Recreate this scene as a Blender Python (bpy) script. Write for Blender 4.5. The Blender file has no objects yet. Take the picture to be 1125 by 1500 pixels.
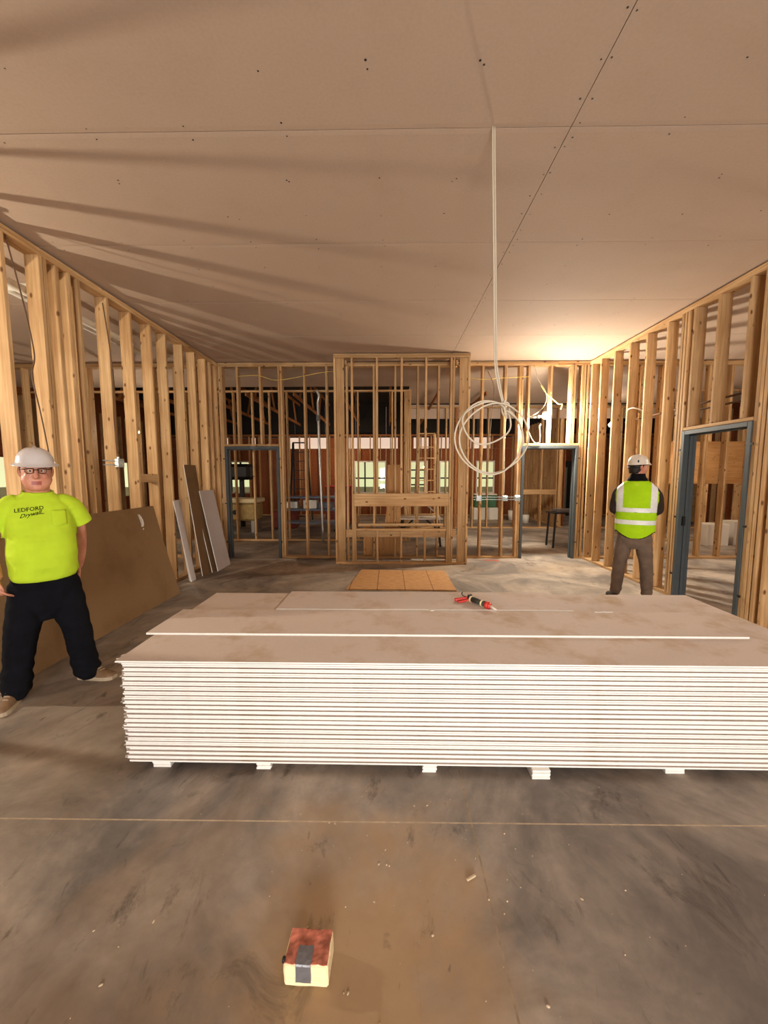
import bpy, bmesh, math, random
from mathutils import Vector, Matrix, noise
from mathutils.bvhtree import BVHTree
random.seed(7)
S = bpy.context.scene
COL = S.collection
R = math.radians

# ------------------------------------------------------------------ camera
F = 570.0
cd = bpy.data.cameras.new('camera'); cam = bpy.data.objects.new('camera', cd); COL.objects.link(cam)
cd.sensor_fit = 'HORIZONTAL'; cd.sensor_width = 36.0; cd.lens = 36.0 * F / 1125.0
cd.clip_start = 0.02; cd.clip_end = 200
cam.matrix_world = (Matrix.Translation((0, 0, 1.64)) @ Matrix.Rotation(R(0.75), 4, 'Z') @
                    Matrix.Rotation(R(90 - 5.4), 4, 'X') @ Matrix.Rotation(R(-0.08), 4, 'Z'))
S.camera = cam

# ------------------------------------------------------------------ sky
w = bpy.data.worlds.new('sky'); S.world = w; w.use_nodes = True
wn = w.node_tree; wn.nodes.clear()
wo = wn.nodes.new('ShaderNodeOutputWorld'); wb = wn.nodes.new('ShaderNodeBackground')
wt = wn.nodes.new('ShaderNodeTexCoord'); ws = wn.nodes.new('ShaderNodeSeparateXYZ'); wr = wn.nodes.new('ShaderNodeValToRGB')
wn.links.new(wt.outputs['Generated'], ws.inputs[0]); wn.links.new(ws.outputs['Z'], wr.inputs[0])
wn.links.new(wr.outputs[0], wb.inputs[0]); wn.links.new(wb.outputs[0], wo.inputs[0])
e = wr.color_ramp.elements
e[0].position = 0.0; e[0].color = (0.74, 0.74, 0.40, 1)       # hazy green tree line
e[1].position = 0.075; e[1].color = (0.66, 0.47, 0.36, 1)      # warm overcast sky
m = wr.color_ramp.elements.new(0.045); m.color = (0.74, 0.66, 0.40, 1)
wb.inputs[1].default_value = 1.35

# ------------------------------------------------------------------ large lights, exposure
def area_light(name, loc, target, sx, sy, power, col, spread=180):
    l = bpy.data.lights.new(name, 'AREA'); l.shape = 'RECTANGLE'; l.size = sx; l.size_y = sy
    l.energy = power; l.color = col; l.spread = R(spread)
    o = bpy.data.objects.new(name, l); COL.objects.link(o); o.location = loc
    o.rotation_euler = (Vector(target) - Vector(loc)).to_track_quat('-Z', 'Y').to_euler()
    return o
# daylight through the wide loading opening in the wall behind the camera
area_light('daylight_opening', (0.45, -5.6, 1.25), (0.25, 5, 1.0), 2.6, 2.1, 300, (1.0, 0.95, 0.90), 120)
# unseen fill light added behind the viewpoint, on the steel door frame side
pl_ = bpy.data.lights.new('fill_light', 'POINT'); pl_.energy = 185; pl_.color = (1.0, .93, .86); pl_.shadow_soft_size = .14
po_ = bpy.data.objects.new('fill_light', pl_); COL.objects.link(po_); po_.location = (3.1, -2.2, 2.3)
S.view_settings.view_transform = 'Standard'
try: S.view_settings.look = 'None'
except Exception: pass
S.view_settings.gamma = 1.0; S.view_settings.exposure = -0.08
S.view_settings.use_curve_mapping = False
BULB_W = 1.0

# ------------------------------------------------------------------ materials
def lin(r, g, b):
    f = lambda c: (c/255/12.92) if c/255 <= 0.04045 else ((c/255+0.055)/1.055)**2.4
    return (f(r), f(g), f(b), 1)
def new_mat(name):
    m = bpy.data.materials.new(name); m.use_nodes = True
    nt = m.node_tree; return m, nt, nt.nodes['Principled BSDF']
def nd(nt, t, **kw):
    n = nt.nodes.new(t)
    for k, v in kw.items():
        if k in n.inputs.keys(): n.inputs[k].default_value = v
        else: setattr(n, k, v)
    return n
def simple(name, col, rough=0.6, metal=0.0, var=0.0, scale=20.0, bump=0.0, spec=None):
    m, nt, b = new_mat(name); L = nt.links.new
    b.inputs['Base Color'].default_value = col; b.inputs['Roughness'].default_value = rough; b.inputs['Metallic'].default_value = metal
    if spec is not None: b.inputs['Specular IOR Level'].default_value = spec
    if var or bump:
        tc = nd(nt, 'ShaderNodeTexCoord'); n = nd(nt, 'ShaderNodeTexNoise', Scale=scale, Detail=5.0)
        L(tc.outputs['Object'], n.inputs['Vector'])
        if var:
            r = nd(nt, 'ShaderNodeValToRGB'); r.color_ramp.elements[0].position = .3; r.color_ramp.elements[1].position = .7
            r.color_ramp.elements[0].color = tuple(c*(1-var) for c in col[:3])+(1,)
            r.color_ramp.elements[1].color = tuple(min(1, c*(1+var)) for c in col[:3])+(1,)
            L(n.outputs[0], r.inputs[0]); L(r.outputs[0], b.inputs['Base Color'])
        if bump:
            bp = nd(nt, 'ShaderNodeBump', Strength=bump, Distance=.01); L(n.outputs[0], bp.inputs['Height']); L(bp.outputs[0], b.inputs['Normal'])
    return m
def lumber_mat(name, c0, c1, knot=(0.16, 0.07, 0.025, 1)):
    m, nt, b = new_mat(name); L = nt.links.new
    tc = nd(nt, 'ShaderNodeTexCoord'); oi = nd(nt, 'ShaderNodeObjectInfo')
    mul = nd(nt, 'ShaderNodeMath', operation='MULTIPLY'); mul.inputs[1].default_value = 71.0; L(oi.outputs['Random'], mul.inputs[0])
    add = nd(nt, 'ShaderNodeVectorMath', operation='ADD'); L(tc.outputs['Object'], add.inputs[0]); L(mul.outputs[0], add.inputs[1])
    mp = nd(nt, 'ShaderNodeMapping'); mp.inputs['Scale'].default_value = (26, 26, 1.1); L(add.outputs[0], mp.inputs[0])
    n1 = nd(nt, 'ShaderNodeTexNoise', Scale=1.6, Detail=6.0, Distortion=.6); L(mp.outputs[0], n1.inputs['Vector'])
    r1 = nd(nt, 'ShaderNodeValToRGB'); r1.color_ramp.elements[0].position = .32; r1.color_ramp.elements[0].color = c0
    r1.color_ramp.elements[1].position = .68; r1.color_ramp.elements[1].color = c1; L(n1.outputs[0], r1.inputs[0])
    mp2 = nd(nt, 'ShaderNodeMapping'); mp2.inputs['Scale'].default_value = (1.3, 1.3, .9); L(add.outputs[0], mp2.inputs[0])
    n2 = nd(nt, 'ShaderNodeTexNoise', Scale=1.5, Detail=3.0); L(mp2.outputs[0], n2.inputs['Vector'])
    mx = nd(nt, 'ShaderNodeMixRGB', blend_type='MULTIPLY'); mx.inputs[0].default_value = .55
    r2 = nd(nt, 'ShaderNodeValToRGB'); r2.color_ramp.elements[0].position = .35; r2.color_ramp.elements[0].color = (.62, .5, .38, 1)
    r2.color_ramp.elements[1].position = .6; r2.color_ramp.elements[1].color = (1, 1, 1, 1)
    L(n2.outputs[0], r2.inputs[0]); L(r1.outputs[0], mx.inputs[1]); L(r2.outputs[0], mx.inputs[2])
    # knots
    mp3 = nd(nt, 'ShaderNodeMapping'); mp3.inputs['Scale'].default_value = (9, 9, 5.2); L(add.outputs[0], mp3.inputs[0])
    v = nd(nt, 'ShaderNodeTexVoronoi', Scale=1.0, Randomness=1.0); L(mp3.outputs[0], v.inputs['Vector'])
    r3 = nd(nt, 'ShaderNodeValToRGB'); r3.color_ramp.elements[0].position = .09; r3.color_ramp.elements[0].color = (1, 1, 1, 1)
    r3.color_ramp.elements[1].position = .17; r3.color_ramp.elements[1].color = (0, 0, 0, 1); L(v.outputs['Distance'], r3.inputs[0])
    mx2 = nd(nt, 'ShaderNodeMixRGB'); L(r3.outputs[0], mx2.inputs[0]); L(mx.outputs[0], mx2.inputs[1]); mx2.inputs[2].default_value = knot
    # board to board difference
    hs = nd(nt, 'ShaderNodeHueSaturation'); mr = nd(nt, 'ShaderNodeMapRange'); mr.inputs['To Min'].default_value = .78; mr.inputs['To Max'].default_value = 1.12
    L(oi.outputs['Random'], mr.inputs['Value']); L(mr.outputs[0], hs.inputs['Value']); L(mx2.outputs[0], hs.inputs['Color'])
    L(hs.outputs[0], b.inputs['Base Color']); b.inputs['Roughness'].default_value = .72
    b.inputs['Specular IOR Level'].default_value = .25
    bp = nd(nt, 'ShaderNodeBump', Strength=.15, Distance=.004); L(n1.outputs[0], bp.inputs['Height']); L(bp.outputs[0], b.inputs['Normal'])
    return m
M = {}
M['lumber'] = lumber_mat('spruce_lumber', lin(186, 146, 98), lin(216, 180, 132))
M['lumber_dark'] = lumber_mat('old_lumber', lin(150, 92, 48), lin(182, 124, 74))
M['ply'] = lumber_mat('plywood', lin(176, 126, 74), lin(200, 152, 98), knot=(.28, .15, .06, 1))
M['steel_grey'] = simple('grey_primed_steel', lin(74, 80, 82), .55, 0, .06, 6, spec=.35)
M['zinc'] = simple('galvanized_steel', lin(176, 184, 184), .35, .8, .15, 40)
M['black'] = simple('black_metal', lin(22, 21, 21), .5)
M['white'] = simple('white_plastic', lin(226, 220, 206), .45)
M['cable'] = simple('white_cable_jacket', lin(198, 186, 164), .5)
M['cable_y'] = simple('yellow_cable_jacket', lin(214, 186, 96), .5)
M['cable_d'] = simple('brown_cable_jacket', lin(92, 62, 36), .6)
M['gyp_edge'] = simple('gypsum_white_edge', lin(238, 234, 226), .8, 0, .05, 30)
M['osb'] = simple('osb_orange', lin(140, 76, 38), .85, 0, .35, 24)
M['roof'] = simple('dark_roof_deck', lin(26, 20, 16), .9, 0, .2, 4)
M['ground'] = simple('ground_outside', lin(110, 120, 80), .95, 0, .2, .5)
M['duct'] = simple('silver_foil', lin(190, 188, 180), .35, .7)
M['yellow_mach'] = simple('ochre_paint', lin(176, 150, 92), .6, 0, .25, 9)
M['blue_mach'] = simple('blue_grey_paint', lin(96, 108, 128), .5, 0, .2, 9)
M['red'] = simple('red_plastic', lin(206, 62, 52), .4, 0, .1, 30)
M['green'] = simple('green_plastic', lin(60, 110, 70), .5)
M['foam'] = simple('cream_foam', lin(236, 218, 172), .9, 0, .08, 60, .3)
M['foil_tape'] = simple('grey_foil_tape', lin(128, 128, 132), .35, .5, .15, 40, .2)
M['crumb'] = simple('gypsum_crumb', lin(196, 176, 146), .9)

def board_mat(name, base, dust, amount):        # paper face of gypsum board, with powdery dust
    m, nt, b = new_mat(name); L = nt.links.new
    tc = nd(nt, 'ShaderNodeTexCoord'); n = nd(nt, 'ShaderNodeTexNoise', Scale=2.2, Detail=8.0, Roughness=.65)
    L(tc.outputs['Object'], n.inputs['Vector'])
    r = nd(nt, 'ShaderNodeValToRGB'); r.color_ramp.elements[0].position = .5; r.color_ramp.elements[1].position = .72
    r.color_ramp.elements[0].color = (0, 0, 0, 1); r.color_ramp.elements[1].color = (amount,)*3+(1,)
    L(n.outputs[0], r.inputs[0])
    n2 = nd(nt, 'ShaderNodeTexNoise', Scale=55.0, Detail=3.0); L(tc.outputs['Object'], n2.inputs['Vector'])
    mx = nd(nt, 'ShaderNodeMixRGB'); mx.inputs[1].default_value = base; mx.inputs[2].default_value = dust; L(r.outputs[0], mx.inputs[0])
    mx2 = nd(nt, 'ShaderNodeMixRGB', blend_type='OVERLAY'); mx2.inputs[0].default_value = .08; L(mx.outputs[0], mx2.inputs[1]); L(n2.outputs[0], mx2.inputs[2])
    L(mx2.outputs[0], b.inputs['Base Color']); b.inputs['Roughness'].default_value = .8; b.inputs['Specular IOR Level'].default_value = .2
    return m
M['ceil'] = board_mat('ceiling_paper', lin(190, 167, 147), lin(182, 158, 136), .5)
M['gyp_face'] = board_mat('gypsum_face_paper', lin(216, 202, 192), lin(186, 156, 116), 1.0)
M['gyp_back'] = board_mat('gypsum_back_paper', lin(130, 102, 70), lin(112, 86, 56), .7)
M['gyp_grey'] = board_mat('gypsum_grey_paper', lin(200, 192, 188), lin(184, 172, 160), .5)

def concrete():
    m, nt, b = new_mat('dusty_concrete'); L = nt.links.new
    geo = nd(nt, 'ShaderNodeNewGeometry')
    def noi(sc, det, rough=.6, dist=0.0, scale=(1, 1, 1), rot=0):
        mp = nd(nt, 'ShaderNodeMapping'); mp.inputs['Scale'].default_value = scale; mp.inputs['Rotation'].default_value = (0, 0, rot)
        L(geo.outputs['Position'], mp.inputs[0])
        n = nd(nt, 'ShaderNodeTexNoise', Scale=sc, Detail=det, Roughness=rough, Distortion=dist); L(mp.outputs[0], n.inputs['Vector']); return n
    def ramp(src, p0, p1, c0=(0, 0, 0, 1), c1=(1, 1, 1, 1)):
        r = nd(nt, 'ShaderNodeValToRGB'); r.color_ramp.elements[0].position = p0; r.color_ramp.elements[0].color = c0
        r.color_ramp.elements[1].position = p1; r.color_ramp.elements[1].color = c1; L(src, r.inputs[0]); return r
    def mix(fac, a, c, mode='MIX'):
        x = nd(nt, 'ShaderNodeMixRGB', blend_type=mode)
        if isinstance(fac, float): x.inputs[0].default_value = fac
        else: L(fac, x.inputs[0])
        for i, v in ((1, a), (2, c)):
            if isinstance(v, tuple): x.inputs[i].default_value = v
            else: L(v, x.inputs[i])
        return x.outputs[0]
    big = noi(.9, 6, .6, .8)
    base = ramp(big.outputs[0], .40, .62, lin(112, 104, 97), lin(174, 161, 146)).outputs[0]
    fine = noi(9, 8, .7, .3)
    base = mix(.5, base, ramp(fine.outputs[0], .3, .7, (.35, .35, .35, 1), (.72, .70, .68, 1)).outputs[0], 'OVERLAY')
    # fan of trodden reddish-brown dust around the foam block
    mp = nd(nt, 'ShaderNodeMapping', vector_type='POINT'); mp.inputs['Location'].default_value = (.10*.62, -1.10*.5, 0); mp.inputs['Scale'].default_value = (.62, .5, 1)
    L(geo.outputs['Position'], mp.inputs[0])
    wob = noi(2.6, 5, .6)
    ln = nd(nt, 'ShaderNodeVectorMath', operation='LENGTH'); L(mp.outputs[0], ln.inputs[0])
    ad = nd(nt, 'ShaderNodeMath', operation='MULTIPLY_ADD'); L(wob.outputs[0], ad.inputs[0]); ad.inputs[1].default_value = .75; L(ln.outputs['Value'], ad.inputs[2])
    stain = ramp(ad.outputs[0], .50, .80, (.8, .8, .8, 1), (0, 0, 0, 1)).outputs[0]
    base = mix(stain, base, lin(170, 138, 100))
    # second dust drift farther back and paler trails
    dr = noi(.55, 5, .6, .5, (1, 1, 1), .6)
    base = mix(ramp(dr.outputs[0], .54, .68, (0, 0, 0, 1), (.5, .5, .5, 1)).outputs[0], base, lin(150, 122, 90))
    # dark scuffs and tyre rubs
    sc = noi(2.4, 7, .72, 1.6, (1, .55, 1), .5)
    base = mix(ramp(sc.outputs[0], .57, .72, (0, 0, 0, 1), (.85, .85, .85, 1)).outputs[0], base, lin(66, 56, 46))
    sc2 = noi(7.0, 4, .6, 2.2, (1, .4, 1), -.6)
    base = mix(ramp(sc2.outputs[0], .66, .76, (0, 0, 0, 1), (.6, .6, .6, 1)).outputs[0], base, lin(60, 50, 42))
    L(base, b.inputs['Base Color'])
    L(ramp(fine.outputs[0], .3, .7, (.55, .55, .55, 1), (.8, .8, .8, 1)).outputs[0], b.inputs['Roughness'])
    b.inputs['Specular IOR Level'].default_value = .3
    bp = nd(nt, 'ShaderNodeBump', Strength=.12, Distance=.01); L(fine.outputs[0], bp.inputs['Height']); L(bp.outputs[0], b.inputs['Normal'])
    return m
M['concrete'] = concrete()
M['joint_faint'] = simple('worn_joint_filler', lin(150, 131, 107), .9, 0, .25, 24)
M['joint'] = simple('dusty_joint_filler', lin(184, 164, 136), .9, 0, .2, 30)

def emit(name, col, strength):
    m = bpy.data.materials.new(name); m.use_nodes = True; nt = m.node_tree; nt.nodes.clear()
    o = nt.nodes.new('ShaderNodeOutputMaterial'); e = nt.nodes.new('ShaderNodeEmission')
    e.inputs[0].default_value = col; e.inputs[1].default_value = strength; nt.links.new(e.outputs[0], o.inputs[0]); return m
def glass_mat():
    m = bpy.data.materials.new('window_glass'); m.use_nodes = True; nt = m.node_tree; nt.nodes.clear()
    o = nt.nodes.new('ShaderNodeOutputMaterial'); a = nt.nodes.new('ShaderNodeBsdfTransparent'); g = nt.nodes.new('ShaderNodeBsdfGlossy')
    g.inputs['Roughness'].default_value = .02; x = nt.nodes.new('ShaderNodeMixShader'); x.inputs[0].default_value = .06
    a.inputs[0].default_value = (.95, .97, .95, 1)
    nt.links.new(a.outputs[0], x.inputs[1]); nt.links.new(g.outputs[0], x.inputs[2]); nt.links.new(x.outputs[0], o.inputs[0]); return m
M['glass'] = glass_mat()

# ------------------------------------------------------------------ helpers
def link(o, parent=None):
    COL.objects.link(o)
    if parent is not None: o.parent = parent
    return o
def obj(name, bm, mat, parent=None, smooth=False, loc=None):
    me = bpy.data.meshes.new(name); bm.to_mesh(me); bm.free()
    for mm in (mat if isinstance(mat, (list, tuple)) else [mat]): me.materials.append(mm)
    if smooth:
        for p in me.polygons: p.use_smooth = True
    o = bpy.data.objects.new(name, me)
    if loc is not None: o.location = loc
    return link(o, parent)
def empty(name, loc=(0, 0, 0), rz=0, **props):
    o = bpy.data.objects.new(name, None); o.location = loc; o.rotation_euler = (0, 0, rz); COL.objects.link(o)
    for k, v in props.items(): o[k] = v
    return o
def tag(o, label, cat=None, group=None, kind=None):
    o['label'] = label
    if cat: o['category'] = cat
    if group: o['group'] = group
    if kind: o['kind'] = kind
    return o
def structure(name, label=None):
    o = empty(name); o['kind'] = 'structure'
    if label: o['label'] = label
    return o
def box(bm, x0, x1, y0, y1, z0, z1, bev=0.0, mi=0):
    mtx = Matrix.Translation(((x0+x1)/2, (y0+y1)/2, (z0+z1)/2)) @ Matrix.Diagonal((abs(x1-x0), abs(y1-y0), abs(z1-z0), 1))
    r = bmesh.ops.create_cube(bm, size=1.0, matrix=mtx)
    fs = {f for v in r['verts'] for f in v.link_faces}
    for f in fs: f.material_index = mi
    if bev > 0:
        es = list({e for v in r['verts'] for e in v.link_edges})
        b = bmesh.ops.bevel(bm, geom=es, offset=bev, segments=1, affect='EDGES', profile=.5)
        for f in b['faces']: f.material_index = mi
    return r
def boxobj(name, ext, mat, parent=None, bev=0.0):
    """box with its object origin in its centre"""
    x0, x1, y0, y1, z0, z1 = ext
    bm = bmesh.new(); hx, hy, hz = abs(x1-x0)/2, abs(y1-y0)/2, abs(z1-z0)/2
    box(bm, -hx, hx, -hy, hy, -hz, hz, bev)
    return obj(name, bm, mat, parent, loc=((x0+x1)/2, (y0+y1)/2, (z0+z1)/2))
CACHE = {}
def lum(name, ext, parent, mat='lumber', tilt=None):
    """a length of sawn lumber; its mesh runs along local Z and is shared by equal pieces"""
    x0, x1, y0, y1, z0, z1 = ext
    d = (abs(x1-x0), abs(y1-y0), abs(z1-z0)); ax = d.index(max(d))
    if ax == 2: a, b, L, rot = d[0], d[1], d[2], (0, 0, 0)
    elif ax == 0: a, b, L, rot = d[2], d[1], d[0], (0, R(90), 0)
    else: a, b, L, rot = d[0], d[2], d[1], (R(90), 0, 0)
    k = (round(a, 3), round(b, 3), round(L, 3), mat)
    if k not in CACHE:
        bm = bmesh.new(); box(bm, -a/2, a/2, -b/2, b/2, -L/2, L/2, min(.003, a/8, b/8))
        me = bpy.data.meshes.new('lumber'); bm.to_mesh(me); bm.free(); me.materials.append(M[mat]); CACHE[k] = me
    o = bpy.data.objects.new(name, CACHE[k]); o.location = ((x0+x1)/2, (y0+y1)/2, (z0+z1)/2); o.rotation_euler = rot
    if tilt: o.rotation_euler = tuple(r+t for r, t in zip(rot, tilt))
    return link(o, parent)
def cyl(bm, p0, p1, r0, r1=None, n=14, mi=0, cap=True):
    p0, p1 = Vector(p0), Vector(p1); r1 = r0 if r1 is None else r1
    d = p1-p0; q = d.to_track_quat('Z', 'Y').to_matrix().to_4x4()
    r = bmesh.ops.create_cone(bm, cap_ends=cap, segments=n, radius1=r0, radius2=r1, depth=d.length, matrix=Matrix.Translation((p0+p1)/2) @ q)
    for f in {f for v in r['verts'] for f in v.link_faces}: f.material_index = mi
def ball(bm, c, r, sc=(1, 1, 1), n=12, mi=0):
    q = bmesh.ops.create_uvsphere(bm, u_segments=n*2 if n < 10 else n+4, v_segments=n, radius=r, matrix=Matrix.Translation(c) @ Matrix.Diagonal((*sc, 1)))
    for f in {f for v in q['verts'] for f in v.link_faces}: f.material_index = mi
def smooth_path(pts, sub=6):
    P = [Vector(p) for p in pts]; out = []
    for i in range(len(P)-1):
        a, b, c, d = P[max(i-1, 0)], P[i], P[i+1], P[min(i+2, len(P)-1)]
        for k in range(sub):
            t = k/sub
            out.append(.5*((2*b)+(c-a)*t+(2*a-5*b+4*c-d)*t*t+(3*b-a-3*c+d)*t**3))
    out.append(P[-1]); return out
def sweep(bm, pts, rad, n=8, ref=None, flat=1.0, caps=True):
    """tube through pts; rad is a number, or one per point; flat scales the second axis"""
    P = [Vector(p) for p in pts]; rr = rad if isinstance(rad, (list, tuple)) else [rad]*len(P)
    rings = []; up = Vector(ref) if ref else None
    for i, p in enumerate(P):
        t = (P[min(i+1, len(P)-1)]-P[max(i-1, 0)]).normalized()
        if up is None: up = Vector((0, 0, 1)) if abs(t.z) < .9 else Vector((1, 0, 0))
        u = (up-t*up.dot(t))
        if u.length < 1e-4: u = t.orthogonal()
        u.normalize(); v = t.cross(u); up = u
        rings.append([bm.verts.new(p+(u*math.cos(2*math.pi*k/n)+v*math.sin(2*math.pi*k/n)*flat)*rr[i]) for k in range(n)])
    for a, b in zip(rings, rings[1:]):
        for k in range(n): bm.faces.new((a[k], a[(k+1) % n], b[(k+1) % n], b[k]))
    if caps:
        bm.faces.new(rings[0][::-1]); bm.faces.new(rings[-1])
def tube_obj(name, pts, r, mat, parent=None, sub=6, n=8):
    bm = bmesh.new(); sweep(bm, smooth_path(pts, sub) if sub > 1 else pts, r, n); return obj(name, bm, mat, parent, True)

# ================================================================== STRUCTURE
CZ = 3.79; LX = -3.275; RX = 3.79; BY = 7.60; D = .14; T = .038
# ---- floor: slabs with saw-cut joints filled with pale dust
fl = structure('floor', 'dusty grey-brown concrete floor with saw-cut joints')
JX, JY, g = .39, 1.70, .004
for ext in ((-10, JX-g, -7, JY-g), (JX+g, 11, -7, JY-g), (-10, JX-g, JY+g, 17), (JX+g, 11, JY+g, 17)):
    boxobj('slab', (ext[0], ext[1], ext[2], ext[3], -.12, 0), M['concrete'], fl)
boxobj('joint_filler', (-10, 11, JY-g, JY+g, -.1, -.0003), M['joint'], fl)
boxobj('joint_filler', (JX-g, JX+g, -7, JY-g, -.1, -.0004), M['joint_faint'], fl); boxobj('joint_filler', (JX-g, JX+g, JY+g, 17, -.1, -.0004), M['joint_faint'], fl)
gr = boxobj('ground', (-60, 60, -60, 60, -.4, -.13), M['ground']); gr['kind'] = 'structure'; gr['label'] = 'open ground outside the building'

# ---- ceiling: gypsum panels with fine joints, screws
ce = structure('ceiling', 'gypsum board ceiling with open joints and dark screw heads')
def panel_mesh(lx, ly):
    k = ('panel', round(lx, 3), round(ly, 3))
    if k not in CACHE:
        bm = bmesh.new(); t = .0127; e = .035; s = .0022
        # lower face with tapered long edges
        prof = [(-ly/2, s), (-ly/2+e, 0), (ly/2-e, 0), (ly/2, s), (ly/2, t), (-ly/2, t)]
        a = [bm.verts.new((-lx/2, y, z)) for y, z in prof]; b = [bm.verts.new((lx/2, y, z)) for y, z in prof]
        for i in range(6): bm.faces.new((a[i], a[(i+1) % 6], b[(i+1) % 6], b[i]))
        bm.faces.new(a[::-1]); bm.faces.new(b); bmesh.ops.recalc_face_normals(bm, faces=bm.faces[:])
        me = bpy.data.meshes.new('ceiling_panel'); bm.to_mesh(me); bm.free(); me.materials.append(M['ceil']); CACHE[k] = me
    return CACHE[k]
def ceil_panel(x0, x1, y0, y1):
    gp = .0025; ga, gb = (.0025 if x0 == 1.13 else .0005), (.0025 if x1 == 1.13 else .0005)
    o = bpy.data.objects.new('ceiling_panel', panel_mesh(x1-x0-ga-gb, y1-y0-2*gp))
    o.location = ((x0+x1+ga-gb)/2, (y0+y1)/2, CZ); link(o, ce)
rows = [6.26+1.205*k for k in range(-10, 1)] + [7.67]
xs = [-9.0, -6.2, -2.53, 1.13, 4.79, 8.4, 10.5]
for y0, y1 in zip(rows, rows[1:]):
    for x0, x1 in zip(xs, xs[1:]): ceil_panel(x0, x1, y0, y1)
for y0, y1 in ((7.67, 8.7), (8.7, 9.72)):
    for x0, x1 in zip(xs, xs[1:]): ceil_panel(x0, x1, y0, y1)
for y0, y1 in ((9.72, 10.9), (10.9, 12.06)):
    for x0, x1 in ((.5, 4.1), (4.1, 7.7), (7.7, 10.5)): ceil_panel(x0, x1, y0, y1)
bm = bmesh.new()
def screw(x, y):
    if LX+.05 < x < RX-.05 and y < 7.5:
        bmesh.ops.create_circle(bm, cap_ends=True, segments=6, radius=random.uniform(.0045, .0075), matrix=Matrix.Translation((x+random.uniform(-.012, .012), y+random.uniform(-.012, .012), CZ-.0008)) @ Matrix.Rotation(math.pi, 4, 'X'))
for y in rows[:-1]:
    x = -3.1
    while x < 3.7:
        if random.random() < .75:
            for s in (-1, 1): screw(x, y+s*random.uniform(.03, .07))
        x += .61
for y in rows[:-1]:
    for k in range(5):
        for x in (1.13-.03, 1.13+.03): screw(x, y+.15+k*.22)
    for xx in (-2.0, -1.3, -.7, -.1, .5, 1.8, 2.4, 3.0):
        for yy in (.4, .8):
            if random.random() < .55: screw(xx+random.uniform(-.05, .05), y+yy)
            if random.random() < .3: screw(xx+random.uniform(-.05, .05), y+yy+.03)
o = obj('screw_heads', bm, M['black'], ce); o['kind'] = 'stuff'
# roof deck closes the building above
ro = structure('roof_deck', 'dark roof deck above the ceiling')
boxobj('deck_panel', (-10, 11, -7, 17, 4.55, 4.6), M['roof'], ro)
for k in range(9):       # trusses seen through the unfinished part of the ceiling
    x = -7.2+k*1.2
    lum('truss_chord', (x, x+T, 9.9, 15.9, 3.62, 3.71), ro, 'lumber_dark')
    lum('truss_chord', (x, x+T, 9.9, 15.9, 4.40, 4.49), ro, 'lumber_dark')
for k in range(7):
    x = -7.2+k*1.2
    for q in range(4):
        lum('truss_web', (x+.04, x+.08, 10.6+q*1.4, 10.69+q*1.4, 3.62, 4.48), ro, 'lumber_dark', (R(28 if q % 2 else -28), 0, 0))

# ---- left wall of studs
wl = structure('wall_left', 'open wood stud wall behind the worker in the bright shirt')
for y in (0.3, 0.7, 1.1, 1.5, 1.92, 2.32, 2.70, 3.06, 3.43, 3.80, 3.845, 3.985, 4.13, 4.25, 4.672, 5.078, 5.49, 5.855, 6.32, 6.71, 7.09, 7.30):
    lum('stud', (LX-D, LX, y, y+T, T, 3.70), wl)
lum('stud', (LX-D, LX, 7.50, 7.50+T, T, 3.70), wl); lum('stud', (LX-D, LX, 7.545, 7.545+T, T, 3.70), wl)
lum('bottom_plate', (LX-D, LX, .3, BY, 0, T), wl)
lum('top_plate', (LX-D, LX, .3, BY, 3.70, 3.737), wl); lum('top_plate', (LX-D, LX, .3, BY, 3.7375, 3.766), wl)
lum('blocking', (LX-D, LX, 5.12, 5.488, 1.55, 1.66), wl); 

# ---- right wall of studs with the open doorway
wr_ = structure('wall_right', 'open wood stud wall with a grey steel door frame beside the worker in the vest')
D3a, D3b = 4.17, 5.15
for y in (0.3, 0.7, 1.1, 1.5, 1.9, 2.3, 2.7, 3.1, 3.52, 3.90, 3.99, 4.045, 4.09, 4.13, 5.155, 5.205, 5.255, 5.53, 5.96, 6.36, 6.78, 7.20, 7.52):
    lum('stud', (RX, RX+D, y, y+T, T, 3.70), wr_)
for y in (4.30, 4.70, 5.06):
    lum('cripple_stud', (RX, RX+D, y, y+T, 2.245, 3.70), wr_)
lum('header', (RX, RX+D, D3a, D3b, 2.205, 2.243), wr_)
lum('bottom_plate', (RX, RX+D, .3, D3a-.002, 0, T), wr_); lum('bottom_plate', (RX, RX+D, D3b+.002, BY, 0, T), wr_)
lum('top_plate', (RX, RX+D, .3, BY, 3.70, 3.737), wr_); lum('top_plate', (RX, RX+D, .3, BY, 3.7375, 3.766), wr_)

# ---- back wall with two doorways; it runs on into the side rooms
wk = structure('wall_back', 'open wood stud wall with two steel door frames')
D1a, D1b, D2a, D2b = -3.195, -2.135, 2.555, 3.635
def bstud(x, z0=T, z1=3.70, nm='stud'): lum(nm, (x, x+T, BY, BY+D, z0, z1), wk)
for x in (-3.27, -3.232, -2.13, -2.085, -1.64, -1.215, -.31, .10, .53, .93, 1.765, 2.19, 2.47, 2.512, 3.64, 3.685, 3.745): bstud(x)
for x in (-2.93, -2.49, 2.64, 3.06, 3.45, 3.50): bstud(x, 2.245, nm='cripple_stud')
lum('header', (D1a, D1b, BY, BY+D, 2.205, 2.243), wk); lum('header', (D2a, D2b, BY, BY+D, 2.205, 2.243), wk)
for a, b in ((-9, D1a-.002), (D1b+.002, D2a-.002), (D2b+.002, 10)):
    lum('bottom_plate', (a, b, BY, BY+D, 0, T), wk)
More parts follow.
